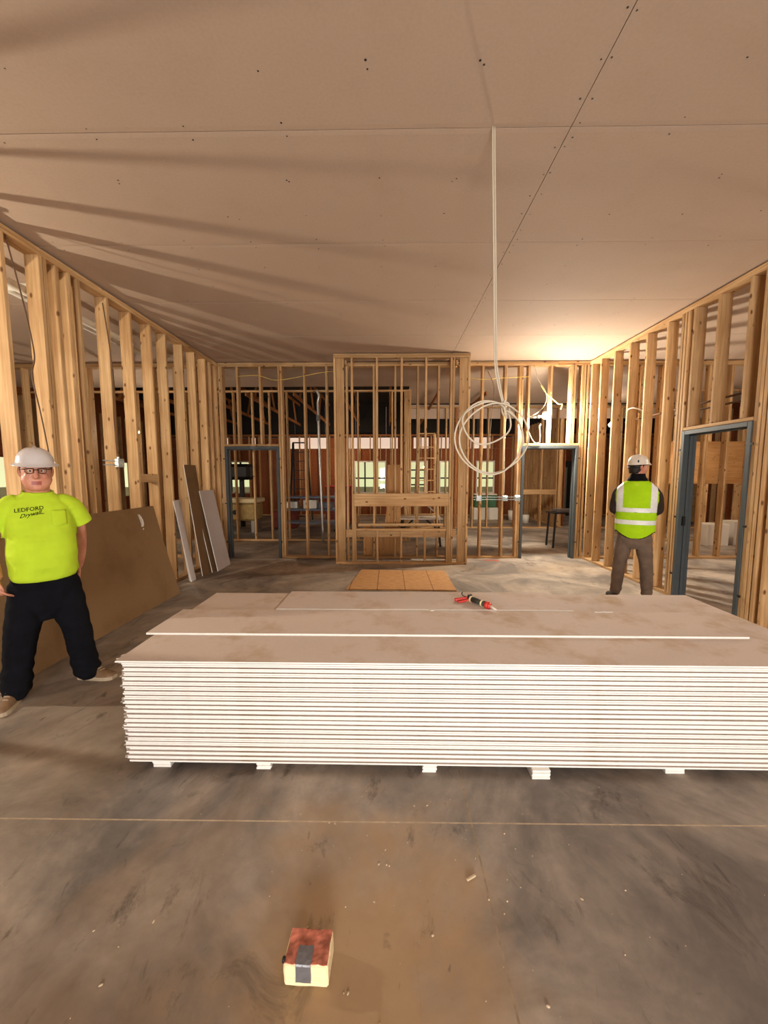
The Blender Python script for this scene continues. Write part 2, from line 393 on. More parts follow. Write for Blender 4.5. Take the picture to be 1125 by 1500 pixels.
for a, b in ((-9, -1), (-1, 3.2), (3.2, 10)):
    lum('top_plate', (a+.001, b, BY, BY+D, 3.70, 3.737), wk); lum('top_plate', (a+.001, b, BY, BY+D, 3.7375, 3.775), wk)
for k in range(12): bstud(-3.72-.42*k)
for x in (4.3, 4.75, 5.15, 6.05, 6.45, 6.9, 7.35, 7.8, 8.3): bstud(x)

# ---- steel door frames
def door_frame(name, axis, a, b, at, depth, label):
    """hollow steel frame: two jambs and a head with face, return and stop; axis 'x' = opening runs along x"""
    r = structure(name, label); fw_, h, t = .052, 2.20, .003
    def ext(u0, u1, v0, v1, z0, z1):
        return (u0, u1, v0, v1, z0, z1) if axis == 'x' else (v0, v1, u0, u1, z0, z1)
    for u0, u1, s in ((a, a+fw_, 1), (b-fw_, b, -1)):
        bm = bmesh.new()
        box(bm, *ext(u0, u1, at-.012, at+.028, 0, h), .003); box(bm, *ext(u0+.004, u1-.004, at+.028, at+depth-.03, 0, h)); box(bm, *ext(u0, u1, at+depth-.03, at+depth+.012, 0, h), .003)
        obj('jamb', bm, M['steel_grey'], r)
        q0, q1 = (u1, u1+.016) if s == 1 else (u0-.016, u0)
        boxobj('door_stop', ext(q0, q1, at+.055, at+depth-.055, 0, h-fw_), M['steel_grey'], r, .002)
        for z in (.32, 1.08, 1.95):
            c = (u0-.03, u0-.001) if s == 1 else (u1+.001, u1+.03)
            boxobj('anchor_strap', ext(c[0], c[1], at-.014, at-.002, z, z+.022), M['black'], r)
    bm = bmesh.new()
    box(bm, *ext(a+fw_, b-fw_, at-.012, at+.028, h-fw_, h), .003); box(bm, *ext(a+fw_, b-fw_, at+.028, at+depth-.03, h-fw_+.004, h-.004)); box(bm, *ext(a+fw_, b-fw_, at+depth-.03, at+depth+.012, h-fw_, h), .003)
    obj('head', bm, M['steel_grey'], r)
    boxobj('door_stop', ext(a+fw_, b-fw_, at+.055, at+depth-.055, h-fw_-.016, h-fw_), M['steel_grey'], r, .002)
    return r
door_frame('door_1', 'x', D1a, D1b, BY, D, 'grey steel door frame in the back wall near the leaning boards')
door_frame('door_2', 'x', D2a, D2b, BY, D, 'grey steel door frame in the back wall under the glowing bulb')
d3 = door_frame('door_3', 'y', D3a, D3b, RX, D, 'grey steel door frame in the stud wall beside the worker in the vest')
boxobj('strike_plate', (RX+.03, RX+.065, D3b-fw_ if False else D3b-.0725, D3b-.0535, .98, 1.1), M['black'], d3)

# ---- rooms beyond: middle wall, third wall, corridor wall, outer shell
wm = structure('wall_middle', 'second stud wall seen through the back wall')
for x in (-8.0, -7.4, -6.8, -6.2, -5.6, -5.0, -4.4, -3.83, -3.37, -2.95, -2.52, -2.05, -.78, -.355, .06):
    lum('stud', (x, x+T, 9.65, 9.65+.09, T, 3.66), wm)
for x in (.37, .41, .455, .50): lum('stud', (x, x+T, 9.65, 9.79, T, 3.66), wm)
lum('bottom_plate', (-9, .54, 9.65, 9.74, 0, T), wm); lum('top_plate', (-9, .54, 9.65, 9.74, 3.66, 3.70), wm)
w3 = structure('wall_third', 'third stud wall seen through the back wall')
for x in (.9, 1.72, 2.15, 2.55, 3.0, 3.4, 3.85, 4.64, 5.1, 6.4, 7.0, 7.6, 8.2, 8.8): lum('stud', (x, x+T, 12.0, 12.14, T, 3.66), w3)
for x in (1.99, 2.03, 3.8): lum('stud', (x, x+T, 11.9, 11.99, T, 3.66), w3, 'lumber_dark')
lum('bottom_plate', (.6, 5.14, 12.0, 12.14, 0, T), w3); lum('bottom_plate', (6.4, 10, 12.0, 12.14, 0, T), w3)
lum('top_plate', (.6, 10, 12.0, 12.14, 3.66, 3.70), w3)
lum('rail_board', (3.98, 5.12, 11.955, 11.995, 1.05, 1.2), w3)
boxobj('soffit_panel', (.55, 10, 12.16, 12.19, 3.36, 3.78), M['ceil'], w3)
wc = structure('wall_corridor', 'stud wall of the corridor behind the doorway under the bulb')
for k in range(14):
    lum('stud', (5.3, 5.44, 12.3+.27*k, 12.3+.27*k+T, T, 3.5), wc)
lum('bottom_plate', (5.3, 5.44, 12.2, 15.9, 0, T), wc)
boxobj('sheathing_panel', (5.445, 5.46, 12.2, 15.9, .04, 3.5), M['osb'], wc)
w5 = structure('wall_side_room', 'stud wall of the side room with a plywood panel')
for k in range(11): lum('stud', (6.6+.42*k, 6.6+.42*k+T, 9.75, 9.84, T, 3.66), w5)
lum('bottom_plate', (6.6, 11, 9.75, 9.84, 0, T), w5); lum('top_plate', (6.6, 11, 9.75, 9.84, 3.66, 3.70), w5)
for k, (x0, x1) in enumerate(((6.9, 8.1), (8.11, 9.3))): lum('plywood_panel', (x0, x1, 9.72, 9.745, 1.42, 2.45), w5, 'ply')

# outer walls: sheathing panels, studs, window openings
wf = structure('wall_far', 'orange sheathed outer wall with windows far behind the studs')
WY = 16.0
wins = [(-6.9, -5.7), (-1.42, -.12), (.85, 1.58), (2.05, 2.48), (3.55, 4.3), (6.75, 7.35)]
x = -10.0; cuts = [-10.0]
for a, b in wins: cuts += [a, b]
cuts.append(11.0)
for i in range(0, len(cuts), 2):         # full panels between the windows
    a, b = cuts[i], cuts[i+1]; n = max(1, round((b-a)/1.22))
    for k in range(n):
        boxobj('sheathing_panel', (a+(b-a)*k/n+.002, a+(b-a)*(k+1)/n-.002, WY, WY+.012, 0, 2.72), M['osb'], wf)
for i, (a, b) in enumerate(wins):
    z0, z1 = (.9, 2.22) if i < 5 else (0, 2.2)
    if z0 > 0: boxobj('sheathing_panel', (a+.002, b-.002, WY, WY+.012, 0, z0), M['osb'], wf)
    boxobj('sheathing_panel', (a+.002, b-.002, WY, WY+.012, z1, 2.72), M['osb'], wf)
n = 17
for k in range(n): boxobj('sheathing_panel', (-10+21*k/n+.002, -10+21*(k+1)/n-.002, WY, WY+.012, 3.16, 4.55), M['roof'], wf)
for a, b in ((-10, -6.8), (-6.5, -5.6), (-5.45, -4.1), (-2.45, -1.65), (.35, 1.0), (1.6, 1.9), (2.5, 3.3), (4.1, 11)): boxobj('sheathing_panel', (a+.002, b-.002, WY, WY+.012, 2.722, 3.158), M['osb'], wf)
for k in range(50):
    xx = -9.8+.41*k
    if any(a-.02 < xx < b+.02-T for a, b in wins):
        lum('cripple_stud', (xx, xx+T, WY-.14, WY-.002, 2.26, 3.2), wf)
        if not (6.6 < xx < 7.5): lum('cripple_stud', (xx, xx+T, WY-.14, WY-.002, T, .86), wf)
    else: lum('stud', (xx, xx+T, WY-.14, WY-.002, T, 3.2), wf)
lum('top_plate', (-10, 11, WY-.14, WY-.002, 3.2, 3.28), wf, 'lumber_dark'); lum('bottom_plate', (-10, 11, WY-.14, WY-.002, 0, T), wf)
for i, (a, b) in enumerate(wins[:5]):
    wi = structure('window_%d' % (i+1), 'bright window in the far outer wall')
    bm = bmesh.new()
    for q in ((a, a+.05, .9, 2.22), (b-.05, b, .9, 2.22), (a+.05, b-.05, .9, .95), (a+.05, b-.05, 2.17, 2.22)): box(bm, q[0], q[1], WY-.02, WY+.06, q[2], q[3])
    obj('window_frame', bm, M['white'], wi)
    nm = 2 if b-a > .9 else 1
    for k in range(1, nm+1 if nm > 1 else 1):
        xx = a+(b-a)*k/(nm+1); boxobj('mullion', (xx-.03, xx+.03, WY-.01, WY+.05, .95, 2.17), M['black'], wi)
    for zz in (1.52,) if i != 2 else (1.25, 1.52, 1.85): boxobj('muntin', (a+.05, b-.05, WY, WY+.04, zz-.03, zz+.03), M['black'], wi)
    boxobj('pane', (a+.05, b-.05, WY+.02, WY+.026, .95, 2.17), M['glass'], wi)
d4 = structure('door_4', 'dark narrow door frame with daylight in the far outer wall')
for a, b, z0, z1 in ((6.75, 6.95, 0, 2.2), (7.17, 7.35, 0, 2.2), (6.95, 7.17, 1.95, 2.2)): boxobj('jamb' if z0 == 0 else 'head', (a, b, WY-.16, WY+.03, z0, z1), M['black'], d4)
for nm, xx, wy in (('wall_outer_left', -9.6, None), ('wall_outer_right', 10.8, None)):
    ww = structure(nm, 'sheathed outer wall of the building')
    for k in range(18):
        y0 = -6.5+1.25*k
        if nm == 'wall_outer_left' and k in (8, 10, 12, 14, 16):
            boxobj('sheathing_panel', (xx, xx+.012, y0, y0+1.246, 0, .9), M['osb'], ww); boxobj('sheathing_panel', (xx, xx+.012, y0, y0+1.246, 2.1, 4.55), M['osb'], ww)
            boxobj('sheathing_panel', (xx, xx+.012, y0, y0+.45, .9, 2.1), M['osb'], ww)
        elif nm == 'wall_outer_right' and k in (11, 13, 14):
            boxobj('sheathing_panel', (xx, xx+.012, y0, y0+1.246, 0, .5), M['osb'], ww); boxobj('sheathing_panel', (xx, xx+.012, y0, y0+1.246, 2.3, 4.55), M['osb'], ww)
        else: boxobj('sheathing_panel', (xx, xx+.012, y0, y0+1.246, 0, 4.55), M['osb'], ww)
    for k in range(26):
        y0 = 5.6+.41*k; s = 1 if xx < 0 else -1
        lum('stud', (min(xx+s*.015, xx+s*.155), max(xx+s*.015, xx+s*.155), y0, y0+T, 0, 3.7), ww)
wbh = structure('wall_behind', 'sheathed outer wall behind the viewpoint')
for a, b, z0, z1 in ((-10, -1.6, 0, 4.55), (1.2, 11, 0, 4.55), (-1.6, 1.2, 2.35, 4.55)): boxobj('sheathing_panel', (a, b, -6.0, -5.98, z0, z1), M['osb'], wbh)

# ================================================================== FIREPLACE-LIKE FRAMED BUMP-OUT
bo = empty('framed_bumpout', (.23, 7.34, 0))
tag(bo, 'tall wood framed bump-out with wide header and low shelf against the back wall', 'framing')
def bl(name, ext, mat='lumber'):
    e2 = (ext[0]-.23, ext[1]-.23, ext[2]-7.34, ext[3]-7.34, ext[4], ext[5]); return lum(name, e2, bo, mat)
FY = 7.08
bl('top_plate', (-.985, 1.435, FY, FY+.09, 3.70, 3.737)); bl('top_plate', (-.985, 1.435, FY, FY+.09, 3.738, 3.775))
bl('bottom_plate', (-.985, 1.435, FY, FY+.09, 0, T))
for xa in (-.985, 1.397):
    bl('corner_stud', (xa, xa+T, FY, FY+.09, T, 3.70))
for xa, xb in ((-.945, -.80), (1.25, 1.395)): bl('corner_plank', (xa, xb, FY+.02, FY+.058, T, 3.70))
for xa in (-.985, 1.397):
    for yy in (7.22, 7.36, 7.53): bl('side_stud', (xa, xa+T if xa < 0 else xa+T, yy, yy+.06, T, 3.66))
    bl('side_plate', (xa, xa+T, FY+.092, BY-.002, 3.66, 3.737))
    bl('side_bottom_plate', (xa, xa+T, FY+.092, BY-.002, 0, T))
for xa in (-.79, 1.15): bl('side_stud', (xa, xa+T, 7.25, 7.34, T, 3.66), 'lumber')
for xa in (-.68, 1.085): bl('stud', (xa, xa+T, FY, FY+.09, T, 3.70))
bl('stud', (1.128, 1.166, FY+.002, FY+.09, T, 3.70))
for xa in (-.235, .205, .638): bl('upper_stud', (xa, xa+T, FY, FY+.09, 1.312, 3.70))
bl('header', (-.64, 1.083, FY, FY+.04, 1.075, 1.31)); bl('header', (-.64, 1.083, FY+.045, FY+.085, 1.075, 1.31))
for xa in (-.64, 1.045): bl('jack_stud', (xa, xa+T, FY, FY+.09, T, 1.073))
bl('shelf_board', (-.60, 1.043, FY-.005, FY+.09, .625, .663)); bl('rim_board', (-.80, 1.24, FY+.092, FY+.13, .49, .64))
bl('shelf_back_board', (-.60, 1.043, FY+.36, FY+.5, .66, .698))
bl('rim_board', (-.60, 1.043, FY+.05, FY+.088, .50, .62))
for xa in (-.235, .205, .638): bl('lower_stud', (xa, xa+T, FY, FY+.045, T, .623))
bl('ceiling_block', (1.2, 1.24, FY+.1, BY-.06, 3.60, 3.69)); bl('ceiling_block', (-.80, -.76, FY+.1, BY-.06, 3.60, 3.69))

# ================================================================== DRYWALL STACK
def sheet_mesh(lx, ly, taper_up, seed, t=.0127, flaps=True):
    rnd = random.Random(seed); bm = bmesh.new(); e = .045; s = .0037
    if taper_up is True: prof = [(0, 0), (ly, 0), (ly, t-s), (ly-e, t), (e, t), (0, t-s)]
    elif taper_up is False: prof = [(0, s), (e, 0), (ly-e, 0), (ly, s), (ly, t), (0, t)]
    else: prof = [(0, 0), (ly, 0), (ly, t), (0, t)]
    N = len(prof)
    j0 = [rnd.uniform(-.005, .005) for _ in prof]; j1 = [rnd.uniform(-.003, .003) for _ in prof]
    a = [bm.verts.new((j0[i], y, z)) for i, (y, z) in enumerate(prof)]; b = [bm.verts.new((lx+j1[i], y, z)) for i, (y, z) in enumerate(prof)]
    for i in range(N):
        f = bm.faces.new((a[i], a[(i+1) % N], b[(i+1) % N], b[i]))
        if abs(prof[i][0]-prof[(i+1) % N][0]) > .02: f.material_index = 1
    bm.faces.new(a[::-1]); bm.faces.new(b); bmesh.ops.recalc_face_normals(bm, faces=bm.faces[:])
    if flaps:                       # torn paper at the cut end
        for k in range(5):
            y = rnd.uniform(0, .06) if k < 3 else rnd.uniform(0, ly-.1); wd = rnd.uniform(.006, .03); out = rnd.uniform(.006, .026); dz = rnd.uniform(-.004, .004)
            v = [bm.verts.new(p) for p in ((-.001, y, t*.5), (-.001, y+wd, t*.5), (-out, y+wd*.6, t*.5+dz), (-out*.8, y, t*.5+dz*.6))]
            bm.faces.new(v)
            v2 = [bm.verts.new(q.co+Vector((0, 0, .0012))) for q in v]; bm.faces.new(v2[::-1])
            for i in range(4): bm.faces.new((v[i], v2[i], v2[(i+1) % 4], v[(i+1) % 4]))
    return bm
SR = R(-.45)
def st_pt(u, v):      # stack frame to world
    c, s = math.cos(SR), math.sin(SR); return (-1.455+u*c-v*s, 2.015+u*s+v*c)
N_S = 44; pitch = .0134
for i in range(N_S):
    up = (i % 2 == 0); off = random.uniform(-.012, .012)+(-.022 if i in (14, 15) else 0)+(.012 if i > 38 and i < 42 else 0)-(.03 if i == N_S-1 else 0)
    bm = sheet_mesh(3.95, 1.225, up, i)
    x, y = st_pt(off, random.uniform(-.0025, .0025) - (.008 if i == N_S-1 else 0))
    o = obj('drywall_sheet', bm, [M['gyp_edge'], M['gyp_face']], loc=(x, y, .051+i*pitch)); o.rotation_euler = (0, 0, SR)
    if i == N_S-1: tag(o, 'full drywall sheet topping the tall stack, its dusty face showing around two narrower boards', 'drywall')
    elif i == 0: tag(o, 'lowest drywall sheet of the tall stack, resting on the small white spacers', 'drywall')
    else: tag(o, 'white edged drywall sheet inside the tall flat stack on the concrete floor', 'drywall', 'drywall sheets in the flat stack')
top = .051+N_S*pitch
for (u0, v0, lx, ly, lab) in ((-.075, .335, 3.73, .43, 'long drywall strip lying along the front of the stack top, dusty towards one end'),
                              (.61, .79, 2.19, .435, 'shorter drywall strip lying along the rear of the stack top under the caulking gun')):
    x, y = st_pt(u0, v0); o = obj('drywall_strip', sheet_mesh(lx, ly, None, 90+int(lx*10), flaps=False), [M['gyp_edge'], M['gyp_face']], loc=(x, y, top+.0006)); o.rotation_euler = (0, 0, SR); tag(o, lab, 'drywall')
# torn paper scrap on the strip
bm = bmesh.new(); 
for k in range(6): box(bm, k*.022, k*.022+.02, random.uniform(0, .004), random.uniform(.008, .016), 0, random.uniform(.003, .006))
o = obj('paper_scrap', bm, M['gyp_edge'], loc=(1.48, 2.735, top+.0140)); tag(o, 'torn scrap of white paper on the stack top', 'scrap')
bm = bmesh.new(); box(bm, 0, .025, 0, .02, 0, .006, .002); o = obj('gypsum_chip', bm, M['gyp_edge'], loc=(.30, 2.755, top+.0140)); tag(o, 'small white gypsum chip at the seam between the two strips on the stack', 'chip')
# spacers under the stack
for k, (xa, xb, y0) in enumerate(((-1.335, -1.235, 2.03), (-.74, -.66, 2.018), (.186, .262, 2.005), (.775, .872, 1.965), (1.52, 1.625, 2.012), (2.2, 2.29, 2.01))):
    o = empty('drywall_spacer', ((xa+xb)/2, y0, 0)); hw = (xb-xa)/2
    for q in range(4):
        dx = random.uniform(-.004, .004)
        boxobj('strip', (-hw+dx, hw+dx, random.uniform(0, .01), 1.18, q*.0127, q*.0127+.0122), M['gyp_edge'], o, .0015)
    tag(o, ['white layered spacer under the stack next to its ragged end', 'second white layered spacer from the ragged end of the stack', 'white layered spacer under the middle of the stack', 'white layered spacer under the stack that sticks out farthest',
            'white layered spacer just past the one that sticks out', 'white layered spacer under the far end of the stack'][k], 'spacer', 'spacers under the drywall stack')

# caulking gun on the stack
cg = empty('caulking_gun', (.645, 2.95, top+.0134), R(-58)); cg.scale = (.82,)*3; tag(cg, 'red caulking gun with a dark cartridge and white nozzle on the stack top', 'tool')
bm = bmesh.new(); cyl(bm, (-.01, 0, .032), (.19, 0, .032), .027, n=20); obj('cartridge', bm, simple('dark_green_cartridge', lin(62, 66, 58), .4, 0, .3, 30), cg, True)
for xa_, ra_ in ((-.02, .030), (.12, .0285)):
    bm = bmesh.new(); cyl(bm, (xa_, 0, .032), (xa_+.02, 0, .032), ra_, n=20); obj('band', bm, M['foam'], cg, True)
bm = bmesh.new(); cyl(bm, (.175, 0, .032), (.215, 0, .032), .032, n=20); cyl(bm, (.215, 0, .032), (.228, 0, .032), .03, .018, n=20); obj('end_cap', bm, M['red'], cg, True)
bm = bmesh.new(); cyl(bm, (.225, 0, .032), (.30, 0, .020), .012, .005, n=12); obj('nozzle', bm, M['white'], cg, True)
bm = bmesh.new(); sweep(bm, smooth_path([(-.02, 0, .04), (-.05, -.005, .03), (-.08, -.05, .022), (-.11, -.12, .016)], 4), .017, 8, flat=.7); obj('handle', bm, M['red'], cg, True)
bm = bmesh.new(); sweep(bm, smooth_path([(-.015, 0, .03), (-.03, -.03, .022), (-.045, -.08, .014), (-.055, -.12, .012)], 4), .011, 8, flat=.7); obj('trigger', bm, M['red'], cg, True)
bm = bmesh.new(); cyl(bm, (-.13, 0, .034), (-.02, 0, .034), .005, n=8); sweep(bm, smooth_path([(-.13, 0, .034), (-.145, 0, .05), (-.135, .0, .066)], 4), .005, 8); box(bm, -.045, -.02, -.022, .022, .012, .07, .004); obj('plunger_rod', bm, M['black'], cg)

# ================================================================== BOARDS LEANING AGAINST THE LEFT WALL
def leaning(name, y0, y1, xb, height, lean_to, t, mats, label, cat='drywall', face_in_room=True):
    """board standing on the floor at x = xb, its top leaning on the wall plane"""
    run = lean_to-xb; ang = math.asin(max(-1, min(1, abs(run)/height)))
    bm = bmesh.new(); box(bm, -t, 0, 0, y1-y0, 0, height)
    for f in bm.faces:
        if abs(f.normal.x) > .5: f.material_index = 1
    o = obj(name, bm, mats, loc=(xb, y0, .004 + t*math.sin(ang))); o.rotation_euler = (0, -ang, 0); return tag(o, label, cat)
GB = [M['gyp_edge'], M['gyp_back']]; GG = [M['gyp_edge'], M['gyp_grey']]
for k in range(3):
    o_ = leaning('drywall_sheet', 2.74+.0*k, 5.27+.035*k, -2.915-.034*k, 1.25, LX+.028-.015*k+.004, .0125, GB,
            ['big drywall sheet leaning behind the worker in the bright shirt, its brown back showing', 'middle one of the big drywall sheets leaning behind the worker, only its white end showing', 'big leaning drywall sheet nearest the studs behind the worker'][k])
    if k == 0:
        bm = bmesh.new(); rs = random.Random(3)
        for q in range(9):
            cyl(bm, (.0004, 2.20+rs.uniform(-.02, .02), .98+q*.022), (.0016, 2.20+rs.uniform(-.02, .02), .98+q*.022), rs.uniform(.012, .03)*(1.2-abs(q-5)*.14), n=9)
        obj('plaster_smear', bm, M['gyp_edge'], o_)['label'] = 'white plaster smear'
for k in range(4):
    leaning('drywall_strip', 5.84+.018*k, 5.98+.028*k, -3.045-.018*k, 1.27, LX-.004-.0*k+.016*(3-k)*.3, .0125, GG, 'narrow white drywall strip in the bundle leaning on the stud wall')['group'] = 'narrow drywall strips leaning in a bundle'
leaning('drywall_sheet', 6.18, 6.55, -3.035, 1.82, LX+.016, .0125, GB, 'tall narrow brown drywall board leaning on the stud wall')
leaning('drywall_sheet', 6.42, 6.60, -2.985, 1.28, LX+.05, .0125, GB, 'thin brown drywall offcut leaning in front of the tall brown board')
leaning('drywall_sheet', 6.50, 7.02, -2.925, 1.40, LX+.09, .0125, GG, 'pale grey drywall piece leaning on the stud wall near the back door frame')

# plywood sheet lying before the bump-out
bm = bmesh.new()
pts = [(-.615, 5.45), (.955, 5.40), (.945, 6.52), (-.475, 6.60)]
lo = [bm.verts.new((x, y, .001)) for x, y in pts]; hi = [bm.verts.new((x, y, .019)) for x, y in pts]
bm.faces.new(lo[::-1]); bm.faces.new(hi)
for i in range(4): bm.faces.new((lo[i], lo[(i+1) % 4], hi[(i+1) % 4], hi[i]))
pl, nt, b = new_mat('osb_floor_sheet'); L = nt.links.new
tc = nd(nt, 'ShaderNodeTexCoord'); mp = nd(nt, 'ShaderNodeMapping'); mp.inputs['Scale'].default_value = (5, 14, 1); L(tc.outputs['Object'], mp.inputs[0])
n1 = nd(nt, 'ShaderNodeTexNoise', Scale=2.0, Detail=5.0); L(mp.outputs[0], n1.inputs['Vector'])
r1 = nd(nt, 'ShaderNodeValToRGB'); r1.color_ramp.elements[0].color = lin(176, 128, 78); r1.color_ramp.elements[0].position = .3; r1.color_ramp.elements[1].color = lin(206, 158, 104); r1.color_ramp.elements[1].position = .7
sx = nd(nt, 'ShaderNodeSeparateXYZ'); L(tc.outputs['Object'], sx.inputs[0])
wv = nd(nt, 'ShaderNodeMath', operation='PINGPONG'); wv.inputs[1].default_value = .2; ad0 = nd(nt, 'ShaderNodeMath', operation='ADD'); ad0.inputs[1].default_value = .17; L(sx.outputs['X'], ad0.inputs[0]); L(ad0.outputs[0], wv.inputs[0])
lt = nd(nt, 'ShaderNodeMath', operation='LESS_THAN'); lt.inputs[1].default_value = .007; L(wv.outputs[0], lt.inputs[0])
mx = nd(nt, 'ShaderNodeMixRGB'); mx.inputs[2].default_value = lin(140, 92, 50); L(lt.outputs[0], mx.inputs[0]); L(n1.outputs[0], r1.inputs[0]); L(r1.outputs[0], mx.inputs[1]); L(mx.outputs[0], b.inputs['Base Color']); b.inputs['Roughness'].default_value = .75
o = obj('plywood_sheet', bm, pl); tag(o, 'tan sheet of plywood lying on the floor before the framed bump-out', 'plywood')

# ================================================================== FOAM BLOCK ON THE FLOOR
fb = empty('foam_block', (-.268, 1.098, 0), R(-2)); tag(fb, 'cream foam block with worn red top and grey tape, alone on the floor', 'block')
bm = bmesh.new(); box(bm, -.073, .073, 0, .104, .001, .080, .006)
bmesh.ops.subdivide_edges(bm, edges=bm.edges[:], cuts=2, use_grid_fill=True)
for v in bm.verts:
    n_ = noise.noise_vector(v.co*28); v.co += n_*.0022
    if v.co.z < .0005: v.co.z = .0005
obj('foam_body', bm, M['foam'], fb)
m, nt, b = new_mat('worn_red_paint'); L = nt.links.new
tc = nd(nt, 'ShaderNodeTexCoord'); n1 = nd(nt, 'ShaderNodeTexNoise', Scale=26.0, Detail=6.0); L(tc.outputs['Object'], n1.inputs['Vector'])
r1 = nd(nt, 'ShaderNodeValToRGB'); r1.color_ramp.elements[0].position = .36; r1.color_ramp.elements[0].color = lin(142, 80, 58); r1.color_ramp.elements[1].position = .62; r1.color_ramp.elements[1].color = lin(212, 126, 102); L(n1.outputs[0], r1.inputs[0])
L(r1.outputs[0], b.inputs['Base Color']); b.inputs['Roughness'].default_value = .85
bm = bmesh.new(); bmesh.ops.create_grid(bm, x_segments=10, y_segments=10, size=.5)
for v in bm.verts:
    v.co = Vector((v.co.x*.138, .052+v.co.y*.097, .0815+noise.noise(v.co*9)*.0016))
    v.co += Vector((noise.noise(v.co*60), noise.noise(v.co*61+Vector((3, 1, 2))), 0))*.003
ext = bmesh.ops.extrude_face_region(bm, geom=bm.faces[:]); bmesh.ops.translate(bm, verts=[v for v in ext['geom'] if isinstance(v, bmesh.types.BMVert)], vec=(0, 0, -.003)); bmesh.ops.recalc_face_normals(bm, faces=bm.faces[:])
obj('red_top', bm, m, fb)
bm = bmesh.new()
prof = [(-.0035, .022), (-.0035, .05), (-.0035, .079), (-.001, .0845), (.012, .0865), (.03, .0865), (.05, .0862)]
prev = None
for (y, z) in prof:
    row = [bm.verts.new((x+random.uniform(-.001, .001), y+random.uniform(-.0005, .0003), z+random.uniform(-.001, .001))) for x in (-.032, -.02, -.006, .006, .018)]
    if prev:
        for i in range(4): bm.faces.new((prev[i], prev[i+1], row[i+1], row[i]))
    prev = row
tp = obj('tape', bm, M['foil_tape'], fb); md = tp.modifiers.new('thick', 'SOLIDIFY'); md.thickness = .0012
bm = bmesh.new(); box(bm, -.078, -.068, .004, .02, .074, .088, .003); obj('black_lump', bm, M['black'], fb)

# crumbs and chips on the floor
bm = bmesh.new()
for k in range(110):
    if k < 70: x, y = random.gauss(-.05, .42), random.uniform(.95, 1.85)
    else: x, y = random.uniform(-.4, 1.6), random.uniform(.95, 1.95)
    if -.37 < x < -.16 and 1.07 < y < 1.26: continue
    s = random.choice((.0013, .0015, .002, .002, .0028, .004))
    mt = Matrix.Translation((x, y, s*.55)) @ Matrix.Rotation(random.uniform(0, 6), 4, 'Z') @ Matrix.Diagonal((random.uniform(.8, 2), 1, random.uniform(.6, 1), 1))
    bmesh.ops.create_icosphere(bm, subdivisions=1, radius=s, matrix=mt)
o = obj('debris', bm, M['crumb']); tag(o, 'pale gypsum crumbs scattered over the concrete', 'debris', kind='stuff')
bm = bmesh.new(); box(bm, -.022, .022, -.005, .005, 0, .008, .002); o = obj('wood_chip', bm, M['crumb'], loc=(.335, 1.445, .001)); o.rotation_euler = (0, 0, R(28)); tag(o, 'longish pale wood chip on the floor beside the joint', 'chip')

# ================================================================== CABLES, BOXES, LAMPS
cc = empty('cable_coil', (.65, 2.62, 0)); tag(cc, 'white cable hanging from the ceiling with its end coiled in loops', 'cable')
for k, dx in enumerate((-.006, .006)):
    pts = [(dx-.002, .01, 3.785), (dx+.004, 0, 3.5), (dx+.022, 0, 3.0), (dx+.036, .005, 2.6), (dx+.045, 0, 2.36), (.07+dx, 0, 2.22), (.105+dx*.6, -.01, 2.08), (.12, -.015, 2.01)]
    tube_obj('drop', pts, .0052, M['cable'], cc, 8)
def loop(cx, cz, rx, rz, tiltx, y, turns=1.0, ph=.9, wob=.01, seed=0):
    rnd = random.Random(seed); P = []
    for k in range(int(40*turns)+1):
        a = ph+2*math.pi*k/40
        P.append((cx+rx*math.cos(a), y+tiltx*math.sin(a)+wob*math.sin(2*a+seed)-.010*k/40, cz+rz*math.sin(a)+wob*math.cos(3*a+seed)))
    return P
bm = bmesh.new(); sweep(bm, loop(.005, 1.885, .222, .235, .03, -.015, 1.0, .95, .008, 1), .0055, 8); obj('loop', bm, M['cable'], cc, True)
bm = bmesh.new(); sweep(bm, loop(.035, 1.875, .225, .215, -.03, -.035, 1.0, .9, .008, 2), .0055, 8); obj('loop', bm, M['cable'], cc, True)
bm = bmesh.new(); sweep(bm, loop(-.02, 1.975, .155, .135, .02, -.05, .97, .75, .01, 3), .0055, 8); obj('loop', bm, M['cable'], cc, True)
tube_obj('tail', [(.12, -.015, 2.06), (.19, -.02, 2.0), (.225, -.02, 1.92), (.235, -.02, 1.84)], .0055, M['cable'], cc)
bm = bmesh.new(); sweep(bm, smooth_path([(.09, -.03, 2.11), (.125, -.035, 2.10), (.135, -.01, 2.05), (.11, .01, 2.03), (.085, -.02, 2.07), (.1, -.04, 2.12)], 5), .0055, 8); obj('wrap', bm, M['cable'], cc, True)

def elec_box(bm, x, y, z, s=.052, d=.05): box(bm, x-s, x+s, y-d, y, z-s, z+s, .006)
def box_row(name, loc, rot, xs_, length, label):
    o = empty(name, loc, rot); tag(o, label, 'electrical box')
    bm = bmesh.new(); box(bm, -length/2, length/2, -.006, 0, -.03, -.018); box(bm, -length/2, length/2, -.006, 0, .018, .03); obj('bracket', bm, M['zinc'], o)
    for xx in xs_:
        bm = bmesh.new(); elec_box(bm, xx, -.007, 0); bx = obj('metal_box', bm, M['zinc'], o)
        bm = bmesh.new(); box(bm, xx-.034, xx+.034, -.064, -.0575, -.034, .034, .004); obj('plaster_ring', bm, M['zinc'], bx)
        bm = bmesh.new(); cyl(bm, (xx-.02, -.03, .052), (xx-.02, -.03, .075), .012, n=10); obj('connector', bm, M['zinc'], bx)
    return o
box_row('junction_box', (2.12, 7.595, 1.19), 0, (-.38, .12, .36), .95, 'row of metal electrical boxes on a bracket under the hanging coil')
box_row('junction_box', (LX+.005, 4.60, 1.79), R(90), (.07,), .34, 'single metal electrical box on a bracket on the stud wall near the hard hat')
